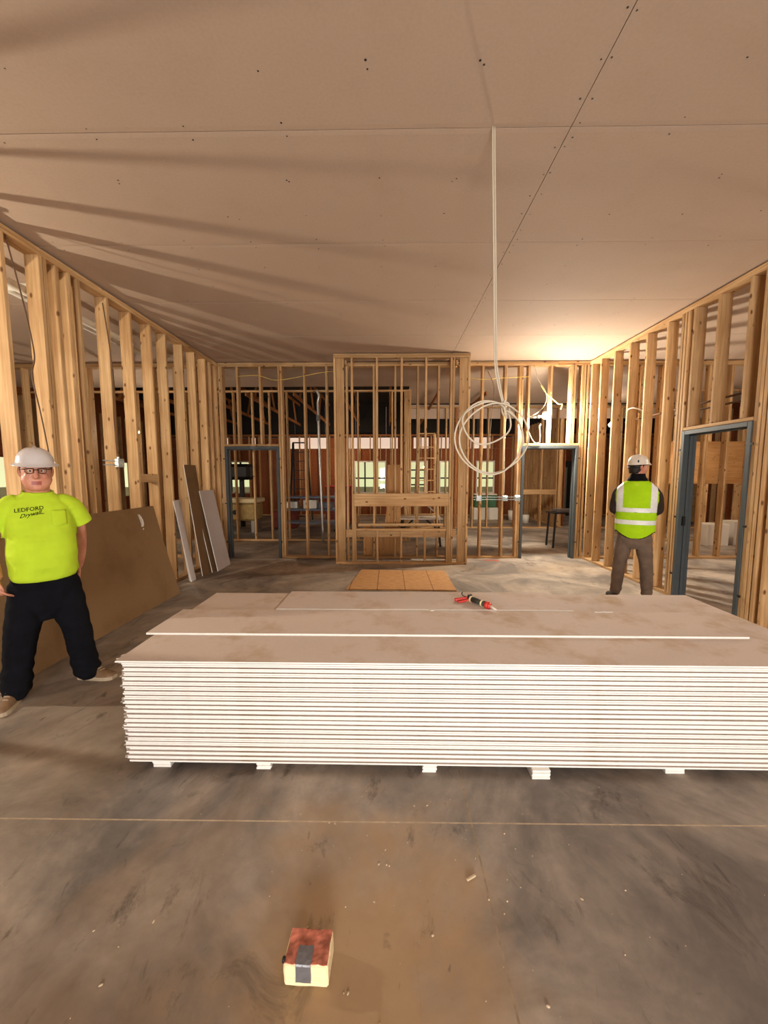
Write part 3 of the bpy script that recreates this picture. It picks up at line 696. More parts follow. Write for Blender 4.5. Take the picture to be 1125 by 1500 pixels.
for k, (x, zt) in enumerate(((2.22, 3.7), (2.46, 2.6))):
    o = tube_obj('cable', [(x, 7.565, 1.27), (x+.008, 7.572, 1.6), (x-.004, 7.575, 2.1), (x+.01, 7.575, zt-.3), (x, 7.58, zt)], .0055, M['cable']); tag(o, ['white cable running up the studs from the middle electrical box', 'white cable rising from the electrical box nearest the door frame'][k], 'cable', 'cables rising from the electrical boxes')
o = tube_obj('cable', [(-3.29, 3.50, 3.70), (-3.31, 3.62, 3.3), (-3.30, 3.66, 3.05), (-3.30, 3.70, 2.75), (-3.30, 3.66, 2.55), (-3.30, 3.72, 2.2), (-3.29, 3.78, 1.7)], .006, M['cable_d']); tag(o, 'brown wavy cable down the stud wall above the hard hat', 'cable')
o = tube_obj('cable', [(LX+.008, 4.60, 3.6), (LX+.008, 4.66, 3.2), (LX+.01, 4.69, 2.8), (LX+.008, 4.66, 2.3), (LX+.01, 4.70, 1.9)], .006, M['cable_d']); tag(o, 'brown cable hanging down to the single metal electrical box', 'cable')
o = tube_obj('cable', [(1.46, 7.575, 3.48), (1.8, 7.585, 3.44), (2.1, 7.58, 3.46), (2.64, 7.588, 3.49)], .007, M['cable_y']); tag(o, 'yellow cable strung across the studs below the top plate', 'cable')
o = tube_obj('cable', [(-2.9, 7.59, 3.52), (-2.5, 7.585, 3.53), (-2.2, 7.59, 3.45), (-1.9, 7.585, 3.47), (-1.3, 7.59, 3.58), (-1.05, 7.585, 3.6)], .006, M['cable_y']); tag(o, 'thin yellow cable strung along the studs above the dark doorway', 'cable')
o = tube_obj('cable', [(2.74, 7.58, 3.69), (2.80, 7.57, 3.45), (2.94, 7.55, 3.22), (2.97, 7.55, 3.05), (2.90, 7.55, 2.90), (2.76, 7.57, 2.78), (2.67, 7.58, 2.74)], .008, M['cable']); tag(o, 'curved white lamp cord dropping from the top plate to the bulb arm', 'cord')
o = tube_obj('rope', [(2.86, 7.56, 3.32), (2.98, 7.56, 3.16), (3.10, 7.555, 3.06), (3.2, 7.56, 2.98), (3.27, 7.55, 2.97), (3.25, 7.55, 2.88)], .011, M['cable_y']); tag(o, 'frayed yellow rope end hanging near the bulb', 'rope')
o = tube_obj('cable', [(2.67, 7.575, 2.46), (2.71, 7.57, 2.36), (2.78, 7.57, 2.26), (2.86, 7.57, 2.25)], .007, M['cable']); tag(o, 'short white cable lying onto the door header under the bulb', 'cable')
o = tube_obj('cable', [(2.88, 7.57, 2.25), (2.88, 7.57, 2.42), (2.86, 7.56, 2.55), (2.89, 7.56, 2.6)], .009, M['cable']); tag(o, 'stub of pale cable standing on the door header under the bulb', 'cable')
o = tube_obj('cable', [(1.86, 7.58, 3.6), (1.98, 7.57, 3.3), (1.96, 7.57, 2.9), (1.93, 7.575, 2.4), (1.92, 7.58, 1.9)], .006, M['cable_d']); tag(o, 'dim cable hanging between the studs behind the coil', 'cable')
o = tube_obj('cable', [(3.84, 6.42, 2.62), (3.76, 6.30, 2.66), (3.74, 6.12, 2.66), (3.80, 5.99, 2.6)], .009, M['cable']); tag(o, 'short white cable looped between two studs above the vest', 'cable')

def lamp(name, loc, power, col, label, arm=None, r=.042, cord_to=None, group=None, base=False):
    o = empty(name, loc); tag(o, label, 'lamp', group)
    em = emit('lit_bulb', (*col, 1), power/(4*math.pi*r*r*math.pi)*1.2)
    bm = bmesh.new(); ball(bm, (0, 0, 0), r, (1, 1, 1.1), 14)
    ax = Vector((-.40, .30, .86)).normalized()
    if base: bmesh.ops.bisect_plane(bm, geom=bm.verts[:]+bm.edges[:]+bm.faces[:], plane_co=ax*r*.42, plane_no=ax, clear_outer=True)
    obj('bulb', bm, em, o, True)
    if base:
        bm = bmesh.new(); cyl(bm, ax*r*.42, ax*r*1.5, r*.93, r*.55, n=20); obj('bulb_base', bm, M['white'], o, True)
    bm = bmesh.new()
    if arm:
        d = Vector(arm).normalized(); cyl(bm, d*r*.95, d*(r+.05), .02, n=14); cyl(bm, d*(r+.05), d*(r+.075), .026, n=14); obj('socket', bm, M['white'], o, True)
        bm = bmesh.new(); cyl(bm, d*(r+.075), Vector(arm), .014, n=10); obj('arm', bm, M['white'], o, True)
    else:
        cyl(bm, (0, 0, r*1.1), (0, 0, r+.07), .02, n=14); obj('socket', bm, M['black'], o, True)
        bm = bmesh.new(); cyl(bm, (0, 0, r+.07), (0, 0, cord_to-loc[2]), .006, n=8); obj('cord', bm, M['black'], o, True)
    return o
WARM = (1.0, .88, .71)
lamp('work_lamp', (2.945, 7.49, 2.75), 430, (1.0, .91, .76), 'bare glowing bulb on a short white arm over the doorway', arm=(-.26, .09, -.02), base=True, r=.06)
lamp('hanging_lamp', (-5.0, 2.6, 2.30), 210, WARM, 'bare bulb hanging in the room behind the worker', cord_to=CZ, group=None)
lamp('hanging_lamp', (-5.6, 8.7, 2.6), 45, WARM, 'bare bulb hanging behind the leaning boards', cord_to=CZ)
lamp('hanging_lamp', (-1.75, 14.6, 2.42), 36, (1, .68, .42), 'added fill bulb hanging before the orange sheathing', cord_to=4.5)  # added bulb that warms the far sheathing
lamp('hanging_lamp', (2.75, 14.2, 2.42), 36, (1, .68, .42), 'added fill bulb hanging far behind the framed bump-out', cord_to=4.5)  # another added bulb, lights the space far behind the bump-out
lamp('hanging_lamp', (6.05, 10.9, 3.0), 40, WARM, 'added fill bulb hanging past the doorway under the work lamp', cord_to=CZ)  # bulb added out of sight to light the space past the doorway
lamp('hanging_lamp', (6.9, 8.75, 2.0), 40, (1, .86, .7), 'bare bulb hanging low in the side room beyond the door frame', cord_to=CZ)
lamp('hanging_lamp', (7.3, 4.6, 3.0), 110, (1, .86, .7), 'bare bulb hanging in the side room behind the vest', cord_to=CZ)

# ---- left room pipes near the ceiling
for k, (x, z, y0, y1, lab) in enumerate(((-3.62, 3.47, 3.35, 5.6, 'white plastic pipe running close behind the stud wall'), (-4.0, 3.60, 2.9, 6.5, 'white plastic pipe high in the room behind the worker'))):
    bm = bmesh.new(); cyl(bm, (x, y0, z), (x, y1, z), .045, n=16); cyl(bm, (x, y0, z), (x, y0+.07, z), .055, n=16); o = obj('drain_pipe', bm, M['white'], smooth=True); tag(o, lab, 'pipe')
for k in range(2):
    bm = bmesh.new(); cyl(bm, (-3.9, 3.2+.9*k, 3.55), (-3.45, 3.2+.9*k, 3.55), .04, n=14); o = obj('drain_pipe', bm, M['white'], smooth=True); tag(o, ['short white pipe crossing behind the foremost stud', 'short white pipe crossing behind the doubled studs'][k], 'pipe')
for k, (x, y, z0, z1) in enumerate(((4.25, 6.0, 2.62, 2.64), (4.5, 5.2, 2.6, 2.62))):
    bm = bmesh.new(); cyl(bm, (x, y-1.4, z0), (x+.25, y+1.6, z1), .014, n=8); o = obj('conduit', bm, M['cable_d'], smooth=True); tag(o, ['thin dark conduit behind the studs above the door frame', 'second thin dark conduit deeper in the side room'][k], 'conduit')

# ================================================================== THINGS IN THE ROOMS BEYOND
# plywood offcut standing behind the bump-out and scraps
bm = bmesh.new(); 
v0 = [(-.17, 0), (.235, 0), (.235, 1.86), (-.03, 1.86), (-.05, .95)]
a = [bm.verts.new((x, 0, z)) for x, z in v0]; b_ = [bm.verts.new((x, .018, z)) for x, z in v0]
bm.faces.new(a); bm.faces.new(b_[::-1])
for i in range(5): bm.faces.new((a[i], b_[i], b_[(i+1) % 5], a[(i+1) % 5]))
bmesh.ops.recalc_face_normals(bm, faces=bm.faces[:])
o = obj('plywood_offcut', bm, M['ply'], loc=(0, 7.94, .002)); o.rotation_euler = (R(8), 0, 0); o.location = (0, 8.02, .004); tag(o, 'tall brown plywood offcut standing upright behind the header', 'plywood')
for k, (x, wd, h) in enumerate(((-.52, .18, .62), (-.30, .16, .55))):
    o = boxobj('plywood_offcut', (x, x+wd, 7.86+.05*k, 7.878+.05*k, .001, h), M['ply']); tag(o, ['short plywood scrap standing low behind the bump-out studs', 'second short plywood scrap beside the tall plywood offcut'][k], 'plywood')

def ladder(name, x, y, wd, h, mat, label, lean=10):
    o = empty(name, (x, y, 0)); tag(o, label, 'ladder'); t = math.tan(R(lean))
    for s in (-1, 1):
        bm = bmesh.new(); sweep(bm, [(s*wd/2, 0, 0), (s*wd*.36, h*t, h)], .035, 4, flat=.5); obj('rail', bm, mat, o)
        bm = bmesh.new(); sweep(bm, [(s*wd/2, h*t*2, 0), (s*wd*.36, h*t+.06, h)], .025, 4, flat=.5); obj('rear_rail', bm, mat, o)
    n_ = int(h/.3)
    for k in range(1, n_):
        z = .3*k; hw = wd/2-(wd*.14)*z/h; boxobj('step', (-hw, hw, z*t-.035, z*t+.035, z-.012, z+.012), mat, o)
    boxobj('top_cap', (-wd*.38, wd*.38, h*t-.06, h*t+.12, h, h+.03), mat, o); return o
ladder('step_ladder', 1.02, 10.3, .62, 2.75, M['lumber'], 'tall pale stepladder seen between the bump-out studs')
ladder('step_ladder', -2.95, 12.6, .62, 2.7, M['black'], 'dark stepladder seen through the studs beside the doorway', 8)

# work table behind the bump-out
def table(name, x, y, w_, d_, h, top_mat, leg_mat, label, brace=True):
    o = empty(name, (x, y, 0)); tag(o, label, 'table'); boxobj('table_top', (-w_/2, w_/2, -d_/2, d_/2, h-.03, h), top_mat, o, .004)
    for sx_ in (-1, 1):
        for sy in (-1, 1):
            bm = bmesh.new(); sweep(bm, [(sx_*w_*.46, sy*d_*.42, 0), (sx_*w_*.40, sy*d_*.40, h-.031)], .025, 6); obj('leg', bm, leg_mat, o)
        if brace:
            bm = bmesh.new(); sweep(bm, [(sx_*w_*.44, 0, .35), (sx_*w_*.12, 0, h-.032)], .018, 6); obj('brace', bm, leg_mat, o)
    return o
table('folding_table', .72, 9.1, 1.0, .6, .66, M['white'], M['black'], 'white topped work table with dark braces behind the bump-out')
table('folding_table', .85, 12.7, 1.7, .7, .85, M['gyp_grey'], M['duct'], 'pale trestle table far behind the bump-out')
o = table('saw_stand', 3.98, 8.9, .62, .45, .80, M['black'], M['black'], 'small dark stand past the doorway under the bulb', False)
bm = bmesh.new(); box(bm, -.2, .26, -.14, .14, .802, .87, .01); obj('tray', bm, M['foil_tape'], o)

# yellow mixer machine and blue cart and other gear behind the dark doorway
o = empty('mortar_mixer', (-4.35, 11.3, 0)); tag(o, 'ochre coloured machine on legs seen through the dark doorway', 'machine')
bm = bmesh.new(); box(bm, -.55, .55, -.35, .35, .35, .85, .05); obj('body', bm, M['yellow_mach'], o)
bm = bmesh.new(); box(bm, -.6, .6, -.4, .4, .86, .98, .02); obj('hopper', bm, M['foam'], o)
for sx_ in (-.45, .45):
    bm = bmesh.new(); box(bm, sx_-.05, sx_+.05, -.3, .3, .001, .35, .01); obj('leg', bm, M['duct'], o)
bm = bmesh.new(); cyl(bm, (0, -.36, .6), (0, -.42, .6), .07, n=14); obj('drain_port', bm, M['black'], o)
o = empty('mortar_mixer_hood', (-4.7, 12.4, 0)); o.name = 'table_saw'; tag(o, 'dark motor housing on a stand behind the ochre machine', 'machine')
bm = bmesh.new(); box(bm, -.35, .35, -.3, .3, 1.5, 2.0, .1); obj('housing', bm, M['black'], o)
bm = bmesh.new(); box(bm, -.06, .06, -.06, .06, 0, 1.5); obj('post', bm, M['black'], o)
for k, (x, y, w_, h, mt, lab) in enumerate(((-3.25, 12.2, .7, .55, 'red', 'red crate behind the ochre machine'), (-1.7, 13.4, .9, 1.25, 'red', 'red tarped pile behind the blue grey cart'))):
    o = empty('crate', (x, y, 0)); tag(o, lab, 'crate')
    bm = bmesh.new(); box(bm, -w_/2, w_/2, -.3, .3, .001, h, .04); obj('body', bm, simple('dark_red_cover', lin(120, 48, 34), .8, 0, .3, 8), o)
    bm = bmesh.new(); box(bm, -w_/2-.02, w_/2+.02, -.32, .32, h, h+.05, .02); obj('lid', bm, M['red'] if k else M['lumber_dark'], o)
o = empty('tool_cart', (-2.35, 11.4, 0)); tag(o, 'blue grey cart with two shelves seen between the studs beside the doorway', 'cart')
for z in (.25, .62, .98): boxobj('shelf', (-.85, .85, -.3, .3, z, z+.05), M['blue_mach'], o, .01)
for sx_ in (-.83, .79):
    for sy in (-.3, .26): boxobj('post', (sx_, sx_+.04, sy, sy+.04, .09, 1.15), M['blue_mach'], o)
for sx_ in (-.8, .76):
    for sy in (-.27, .24):
        bm = bmesh.new(); cyl(bm, (sx_, sy+.02, .045), (sx_+.03, sy+.02, .045), .045, n=12); obj('caster', bm, M['black'], o)
for k, (dx, h, mt) in enumerate(((-.5, .22, 'duct'), (0.05, .26, 'white'), (.5, .18, 'blue_mach'))):
    bm = bmesh.new(); box(bm, -.2, .2, -.18, .18, 0, h, .02); t = obj('tool_box', bm, M[mt], loc=(-2.35+dx, 11.4, .6715)); bm = bmesh.new(); sweep(bm, smooth_path([(-.08, 0, h), (-.07, 0, h+.05), (.07, 0, h+.05), (.08, 0, h)], 3), .01, 6); obj('handle', bm, M['black'], t)
    tag(t, ['silver tool box on the middle shelf of the blue grey cart', 'white tool box on the middle shelf of the blue grey cart', 'low blue tool box on the middle shelf of the blue grey cart'][k], 'tool box', 'tool boxes on the cart')
o = empty('leaning_pole', (-1.64, 9.55, 0)); tag(o, 'grey pipe pole standing with a hooked top against the second stud wall', 'pole')
bm = bmesh.new(); sweep(bm, smooth_path([(0, 0, 0), (-.04, .0, 1.5), (-.075, .03, 3.1), (-.08, .03, 3.4), (-.05, .02, 3.55), (-.10, .02, 3.68)], 4), .032, 8); obj('shaft', bm, M['duct'], o, True)
bm = bmesh.new(); cyl(bm, (-.072, .0, 2.95), (-.076, .05, 3.08), .05, n=10); obj('clamp', bm, M['zinc'], o)
for k, (x, y, s) in enumerate(((4.5, 14.2, .35), (4.7, 13.4, .28))):
    o = empty('bucket', (x, y, 0)); tag(o, ['white bucket on the floor far past the lit doorway', 'smaller pale bucket before the corridor studs'][k], 'bucket'); bm = bmesh.new(); cyl(bm, (0, 0, .001), (0, 0, s), s*.38, s*.45, 16, cap=True); obj('shell', bm, M['white'], o, True); bm = bmesh.new(); sweep(bm, smooth_path([(-s*.45, 0, s*.95), (0, -.05, s*1.25), (s*.45, 0, s*.95)], 5), .006, 6); obj('handle', bm, M['zinc'], o)
o = empty('storage_bin', (3.55, 14.6, 0)); tag(o, 'green and white bin far behind the electrical boxes', 'bin')
bm = bmesh.new(); box(bm, -.4, .4, -.3, .3, .45, .9, .03); obj('body', bm, M['green'], o); bm = bmesh.new(); box(bm, -.45, .45, -.35, .35, .001, .45, .02); obj('base', bm, M['white'], o); bm = bmesh.new(); box(bm, -.42, .42, -.32, .32, .9, .95, .02); obj('lid', bm, M['white'], o)
for k, (x, y, h) in enumerate(((7.6, 9.2, .5), (8.3, 9.3, .55))):
    o = empty('carton', (x, y, 0)); tag(o, ['pale carton in the side room nearer the door frame', 'pale carton deeper in the side room'][k], 'carton'); bm = bmesh.new(); box(bm, -.25, .25, -.2, .2, .001, h, .005); obj('box', bm, M['white'], o); bm = bmesh.new(); box(bm, -.25, .25, -.03, .03, h, h+.002); obj('tape', bm, M['foam'], o)
# red paint mark on the floor
bm = bmesh.new()
for k in range(7):
    bmesh.ops.create_circle(bm, cap_ends=True, segments=8, radius=random.uniform(.03, .06), matrix=Matrix.Translation((1.97+random.uniform(-.12, .12), 7.40+random.uniform(-.06, .06), .0012+.0001*k)) @ Matrix.Diagonal((1.3, .8, 1, 1)))
o = obj('paint_mark', bm, simple('red_marking_paint', lin(170, 78, 58), .9, 0, .2, 20)); tag(o, 'red sprayed marking on the floor at the back wall', 'marking')

#PEOPLE
# ================================================================== PEOPLE
def torso(bm, rings, n=30, ex=2.3):
    """stack of level, slightly squared ellipses: (z, cx, cy, rx, ry)"""
    R_ = []
    for z, cx, cy, rx, ry in rings:
        row = []
        for k in range(n):
            a = 2*math.pi*k/n; c, s = math.cos(a), math.sin(a)
            row.append(bm.verts.new((cx+rx*math.copysign(abs(c)**(2/ex), c), cy+ry*math.copysign(abs(s)**(2/ex), s), z)))
        R_.append(row)
    for a, b in zip(R_, R_[1:]):
        for k in range(n): bm.faces.new((a[k], a[(k+1) % n], b[(k+1) % n], b[k]))
    bm.faces.new(R_[0][::-1]); bm.faces.new(R_[-1])
def limb(bm, pts, rad, n=14, flat=1.0, ref=None, sub=5):
    """rounded tapering limb through joints"""
    P = smooth_path(pts, sub); rr = []
    for i in range(len(pts)-1):
        for k in range(sub): rr.append(rad[i]+(rad[i+1]-rad[i])*(k/sub))
    rr.append(rad[-1])
    d0 = (P[0]-P[1]).normalized(); d1 = (P[-1]-P[-2]).normalized()
    PP = [P[0]+d0*rr[0]*.9, P[0]+d0*rr[0]*.55]+P+[P[-1]+d1*rr[-1]*.55, P[-1]+d1*rr[-1]*.9]
    RR = [rr[0]*.35, rr[0]*.82]+rr+[rr[-1]*.82, rr[-1]*.35]
    sweep(bm, PP, RR, n, ref, flat)
def bake(name, bm, mats, parent, voxel, smooth=4, fn=None, matfn=None):
    """one continuous skin over everything in bm"""
    me = bpy.data.meshes.new('tmp'); bmesh.ops.recalc_face_normals(bm, faces=bm.faces[:]); bm.to_mesh(me); bm.free()
    t = bpy.data.objects.new('tmp', me); COL.objects.link(t)
    r = t.modifiers.new('r', 'REMESH'); r.mode = 'VOXEL'; r.voxel_size = voxel
    if smooth: s = t.modifiers.new('s', 'SMOOTH'); s.iterations = smooth; s.factor = .5
    dg = bpy.context.evaluated_depsgraph_get(); ev = t.evaluated_get(dg); m2 = bpy.data.meshes.new_from_object(ev)
    bpy.data.objects.remove(t); bpy.data.meshes.remove(me); m2.name = name; m2.materials.clear()
    for mm in (mats if isinstance(mats, (list, tuple)) else [mats]): m2.materials.append(mm)
    if fn:
        nr = [v.normal.copy() for v in m2.vertices]
        for v, q in zip(m2.vertices, nr): v.co = v.co + q*fn(v.co)
    for p in m2.polygons:
        p.use_smooth = True
        if matfn: p.material_index = matfn(p.center)
    return link(bpy.data.objects.new(name, m2), parent)
def shell(name, src, cuts, pred, off, mat, parent):
    """raised tape cut from a garment's own surface; cuts = list of (point, normal) planes"""
    bm = bmesh.new(); bm.from_mesh(src.data)
    for co, no in cuts: bmesh.ops.bisect_plane(bm, geom=bm.verts[:]+bm.edges[:]+bm.faces[:], plane_co=co, plane_no=no)
    bmesh.ops.delete(bm, geom=[f for f in bm.faces if not pred(f.calc_center_median())], context='FACES')
    bm.normal_update()
    for v in bm.verts: v.co += v.normal*off
    return obj(name, bm, mat, parent, True)
def wrinkle(amp, sc, seed=0.0, sq=(1, 1, 1)):
    def f(c):
        q = Vector((c.x*sc*sq[0]+seed, c.y*sc*sq[1], c.z*sc*sq[2]))
        return amp*(noise.noise(q)+.5*noise.noise(q*2.1))
    return f
def head(bm, O, yaw=0.0, pitch=0.0, sx=1.0, jowl=1.0, zs=1.0):
    """face towards -Y; O = chin height point on the neck axis"""
    h = bmesh.new()
    prof = [(-.004, .03, .03, -.066), (.012, .05, .05, -.052), (.035, .062, .068, -.034), (.06, .070, .082, -.020), (.09, .074, .092, -.010), (.115, .0755, .096, -.005),
            (.145, .077, .099, 0), (.175, .075, .096, .002), (.205, .062, .079, .004), (.226, .034, .044, .004)]
    torso(h, [(z, 0, cy, rx*sx*(jowl if z < .07 else 1), ry) for z, rx, ry, cy in prof], 26, 2.15)
    limb(h, [(0, -.098, .128), (0, -.108, .105), (0, -.118, .084)], [.009, .011, .0155], 10)
    for s in (-1, 1):
        limb(h, [(s*.008, -.110, .080), (s*.014, -.106, .080)], [.009, .008], 8)
        limb(h, [(s*.079*sx, .012, .085), (s*.083*sx, .018, .11), (s*.081*sx, .014, .130)], [.012, .019, .016], 10, .5, (0, 1, 0))
        limb(h, [(s*.014, -.096, .138), (s*.05, -.084, .140)], [.009, .008], 8)
        limb(h, [(s*.045, -.078, .085), (s*.05, -.068, .07)], [.022, .02], 10)
    limb(h, [(-.026, -.088, .049), (0, -.099, .050), (.026, -.088, .049)], [.006, .0085, .006], 8)
    limb(h, [(-.022, -.087, .040), (0, -.098, .038), (.022, -.087, .040)], [.006, .008, .006], 8)
    limb(h, [(-.012, -.088, .014), (.012, -.088, .014)], [.02, .02], 10)
    M_ = head_mtx(O, yaw, pitch, zs)
    mp = {}
    for v in h.verts: mp[v] = bm.verts.new(M_ @ v.co)
    for f in h.faces: bm.faces.new([mp[v] for v in f.verts])
    h.free()
def head_mtx(O, yaw, pitch, zs=1.0): return Matrix.Translation(O) @ Matrix.Rotation(yaw, 4, 'Z') @ Matrix.Rotation(pitch, 4, 'X') @ Matrix.Diagonal((1, 1, zs, 1))
def hand(bm, wrist, d, pn, th, curl=.35):
    """d: direction of the fingers, pn: palm normal, th: thumb side"""
    W = Vector(wrist); d = Vector(d).normalized(); th = Vector(th); th = (th-d*th.dot(d)).normalized(); pn = th.cross(d) if th.cross(d).dot(Vector(pn)) > 0 else d.cross(th)
    limb(bm, [W-d*.02, W+d*.035, W+d*.085], [.028, .038, .042], 14, .42, th)
    for k, (o_, L_) in enumerate(((.030, .070), (.010, .080), (-.010, .074), (-.029, .058))):
        p = W+d*.085+th*o_; pts = [p-d*.02, p]; a = curl*.5
        for seg in (.45, .32, .25):
            a += curl*.6; p = p+(d*math.cos(a)+pn*math.sin(a))*L_*seg; pts.append(p)
        limb(bm, pts, [.0095, .0092, .0088, .008, .0068], 8, 1.0, None, 2)
    b = W+d*.02+th*.03
    limb(bm, [b-th*.012, b+th*.022+d*.022, b+th*.030+d*.05+pn*.008, b+th*.028+d*.072+pn*.014], [.014, .0125, .0105, .0085], 8, 1.0, None, 2)
def shoe(name, x, y, ang, up_m, sole_m, parent, L=.29):
    """heel centre at x, y; ang = toe direction from -Y towards +X"""
    bm = bmesh.new()
    st = [(-.035, .030, .040, .065), (-.02, .038, .05, .10), (.02, .040, .055, .12), (.07, .042, .05, .115), (.12, .045, .045, .085), (.17, .049, .04, .066), (.21, .047, .036, .058), (.24, .038, .03, .05), (.255, .022, .022, .042)]
    prev = None
    for (t, hw, _, top) in st:
        row = [bm.verts.new((hw*math.cos(q)*(1 if 0 <= q <= math.pi else 1), -t, .026+(top-.026)*max(0, math.sin(q)))) for q in [math.pi*k/10 for k in range(11)]]
        if prev:
            for k in range(10): bm.faces.new((prev[k], prev[k+1], row[k+1], row[k]))
        else: bm.faces.new(row)
        prev = row
    bm.faces.new(prev[::-1]); bmesh.ops.recalc_face_normals(bm, faces=bm.faces[:])
    up = obj(name, bm, up_m, parent, True, loc=(x, y, 0)); up.rotation_euler = (0, 0, ang)
    bm = bmesh.new(); out = [(t, hw+.005) for t, hw, _, _ in st]
    ring = [(-hw, -t) for t, hw in out]+[(hw, -t) for t, hw in reversed(out)]
    a = [bm.verts.new((px, py, .0005)) for px, py in ring]; b_ = [bm.verts.new((px, py, .029)) for px, py in ring]
    bm.faces.new(a); bm.faces.new(b_[::-1]); N = len(ring)
    for i in range(N): bm.faces.new((a[i], b_[i], b_[(i+1) % N], a[(i+1) % N]))
    bmesh.ops.recalc_face_normals(bm, faces=bm.faces[:]); obj('sole', bm, sole_m, up)
    bm = bmesh.new()
    for k in range(4): sweep(bm, [(-.018, -.085-.022*k, .108-.012*k), (.018, -.092-.022*k, .106-.012*k)], .003, 5)
    obj('laces', bm, sole_m, up)
    return up
def cloth(name, col, var, sc, rough=.9):
    m = simple(name, col, rough, 0, var, sc, .12, .15); return m
def skin_mat():
    m, nt, b = new_mat('skin'); L = nt.links.new
    tc = nd(nt, 'ShaderNodeTexCoord'); n = nd(nt, 'ShaderNodeTexNoise', Scale=14.0, Detail=4.0); L(tc.outputs['Object'], n.inputs['Vector'])
    r = nd(nt, 'ShaderNodeValToRGB'); r.color_ramp.elements[0].color = lin(188, 120, 96); r.color_ramp.elements[1].color = lin(214, 152, 124); r.color_ramp.elements[0].position = .3; r.color_ramp.elements[1].position = .7
    L(n.outputs[0], r.inputs[0]); L(r.outputs[0], b.inputs['Base Color']); b.inputs['Roughness'].default_value = .5; b.inputs['Subsurface Weight'].default_value = .08; b.inputs['Subsurface Radius'].default_value = (.02, .008, .004); return m
M['skin'] = skin_mat(); M['lips'] = simple('lips', lin(166, 92, 80), .5)
M['hivis'] = cloth('lime_yellow_cotton', lin(190, 222, 52), .05, 9)
M['hivis2'] = cloth('lime_green_vest_cloth', lin(172, 220, 28), .06, 12)
M['navy'] = cloth('black_navy_cloth', lin(13, 14, 20), .2, 10)
M['brown_tr'] = cloth('grey_brown_cloth', lin(116, 98, 84), .15, 12)
M['jacket'] = cloth('dark_jacket_cloth', lin(52, 42, 36), .15, 14)
M['fleece'] = cloth('black_fleece', lin(16, 15, 16), .2, 40)
M['silver'] = simple('silver_reflective_tape', lin(232, 234, 230), .4, 0, .06, 60)
M['hat'] = simple('pale_hard_hat_plastic', lin(206, 200, 198), .28, 0, .05, 7, spec=.5)
M['hat2'] = simple('cream_hard_hat_plastic', lin(224, 214, 198), .32, 0, .05, 9, spec=.5)
M['hair'] = simple('dark_hair', lin(34, 24, 18), .7, 0, .3, 60)
M['shoe_br'] = simple('tan_leather', lin(120, 92, 64), .7, 0, .2, 18); M['sole'] = simple('pale_sole_rubber', lin(176, 158, 132), .7)
M['boot'] = simple('dark_boot_leather', lin(48, 36, 30), .6, 0, .2, 18); M['boot_sole'] = simple('black_rubber', lin(24, 22, 21), .8)
M['eye'] = simple('eye_white', lin(220, 210, 200), .25); M['iris'] = simple('eye_iris', lin(52, 36, 26), .2)
M['lens'] = M['glass']

# ---------------- worker in the lime shirt, three-quarter towards the camera
P1 = empty('person', (-2.585, 2.83, 0), R(46)); P1.scale = (1, 1, 1.02); tag(P1, 'heavy-set person in lime yellow t-shirt, dark trousers and full-brim hard hat', 'person')
bm = bmesh.new(); HY, HP = R(-4), R(3); HO = (0, -.014, 1.512); HZ = 1.13
head(bm, HO, HY, HP, 1.12, 1.14, HZ)
limb(bm, [(0, .005, 1.40), (0, -.002, 1.50), (0, -.012, 1.60)], [.080, .072, .068], 16)
torso(bm, [(.80, 0, 0, .14, .11), (.95, 0, -.02, .165, .14), (1.1, 0, -.03, .175, .165), (1.3, 0, -.005, .16, .115), (1.42, 0, 0, .13, .085), (1.47, 0, 0, .07, .06)])
limb(bm, [(.145, 0, 1.41), (.205, .03, 1.32), (.232, .085, 1.13)], [.06, .058, .05]); limb(bm, [(.232, .085, 1.13), (.228, .085, 1.02), (.212, .07, .91)], [.049, .044, .031])
hand(bm, (.212, .07, .90), (-.12, -.05, -1), (-1, 0, 0), (0, -1, .1), .5)
limb(bm, [(-.15, 0, 1.41), (-.215, .02, 1.32), (-.275, .06, 1.13)], [.06, .058, .05]); limb(bm, [(-.275, .06, 1.13), (-.275, .01, 1.03), (-.250, -.045, .92)], [.049, .044, .031])
hand(bm, (-.250, -.045, .91), (.12, -.2, -1), (1, 0, 0), (0, -1, .1), .5)
for s in (-1, 1): limb(bm, [(s*.1, 0, .84), (s*.16, -.02, .48), (s*.2, 0, .12)], [.085, .062, .045])
MH = head_mtx(HO, HY, HP, HZ); MI = MH.inverted()
def face_mat(c):
    q = MI @ c
    return 1 if (q.y < -.085 and abs(q.x) < .027 and .033 < q.z < .055) else 0
body1 = bake('body', bm, [M['skin'], M['lips']], P1, .0055, 2, None, face_mat)
def on_head(parent, MHx, name, mk, mat, smooth=True):
    b = bmesh.new(); mk(b)
    for v in b.verts: v.co = MHx @ v.co
    return obj(name, b, mat, parent, smooth)
for s in (-1, 1):
    ey = on_head(P1, MH, 'eye', lambda b: ball(b, (s*.031, -.0885, .119), .0125, (1.1, .7, .75), 10), M['eye'])
    on_head(ey, MH, 'iris', lambda b: ball(b, (s*.031, -.0955, .119), .0058, (1, .5, 1), 8), M['iris'])
    on_head(P1, MH, 'eyebrow', lambda b: sweep(b, smooth_path([(s*.014, -.1035, .142), (s*.034, -.1015, .147), (s*.055, -.088, .141)], 4), [.004]*9, 6, None, .8), M['hair'])
def hair_mk(b):
    torso(b, [(.07, 0, .035, .062*1.14, .072), (.10, 0, .022, .0775*1.14, .088), (.14, 0, .012, .080*1.14, .094), (.175, 0, .008, .079*1.14, .096), (.2, 0, .006, .066*1.14, .08)], 24)
on_head(P1, MH, 'hair', hair_mk, M['hair'])
gl = bmesh.new()
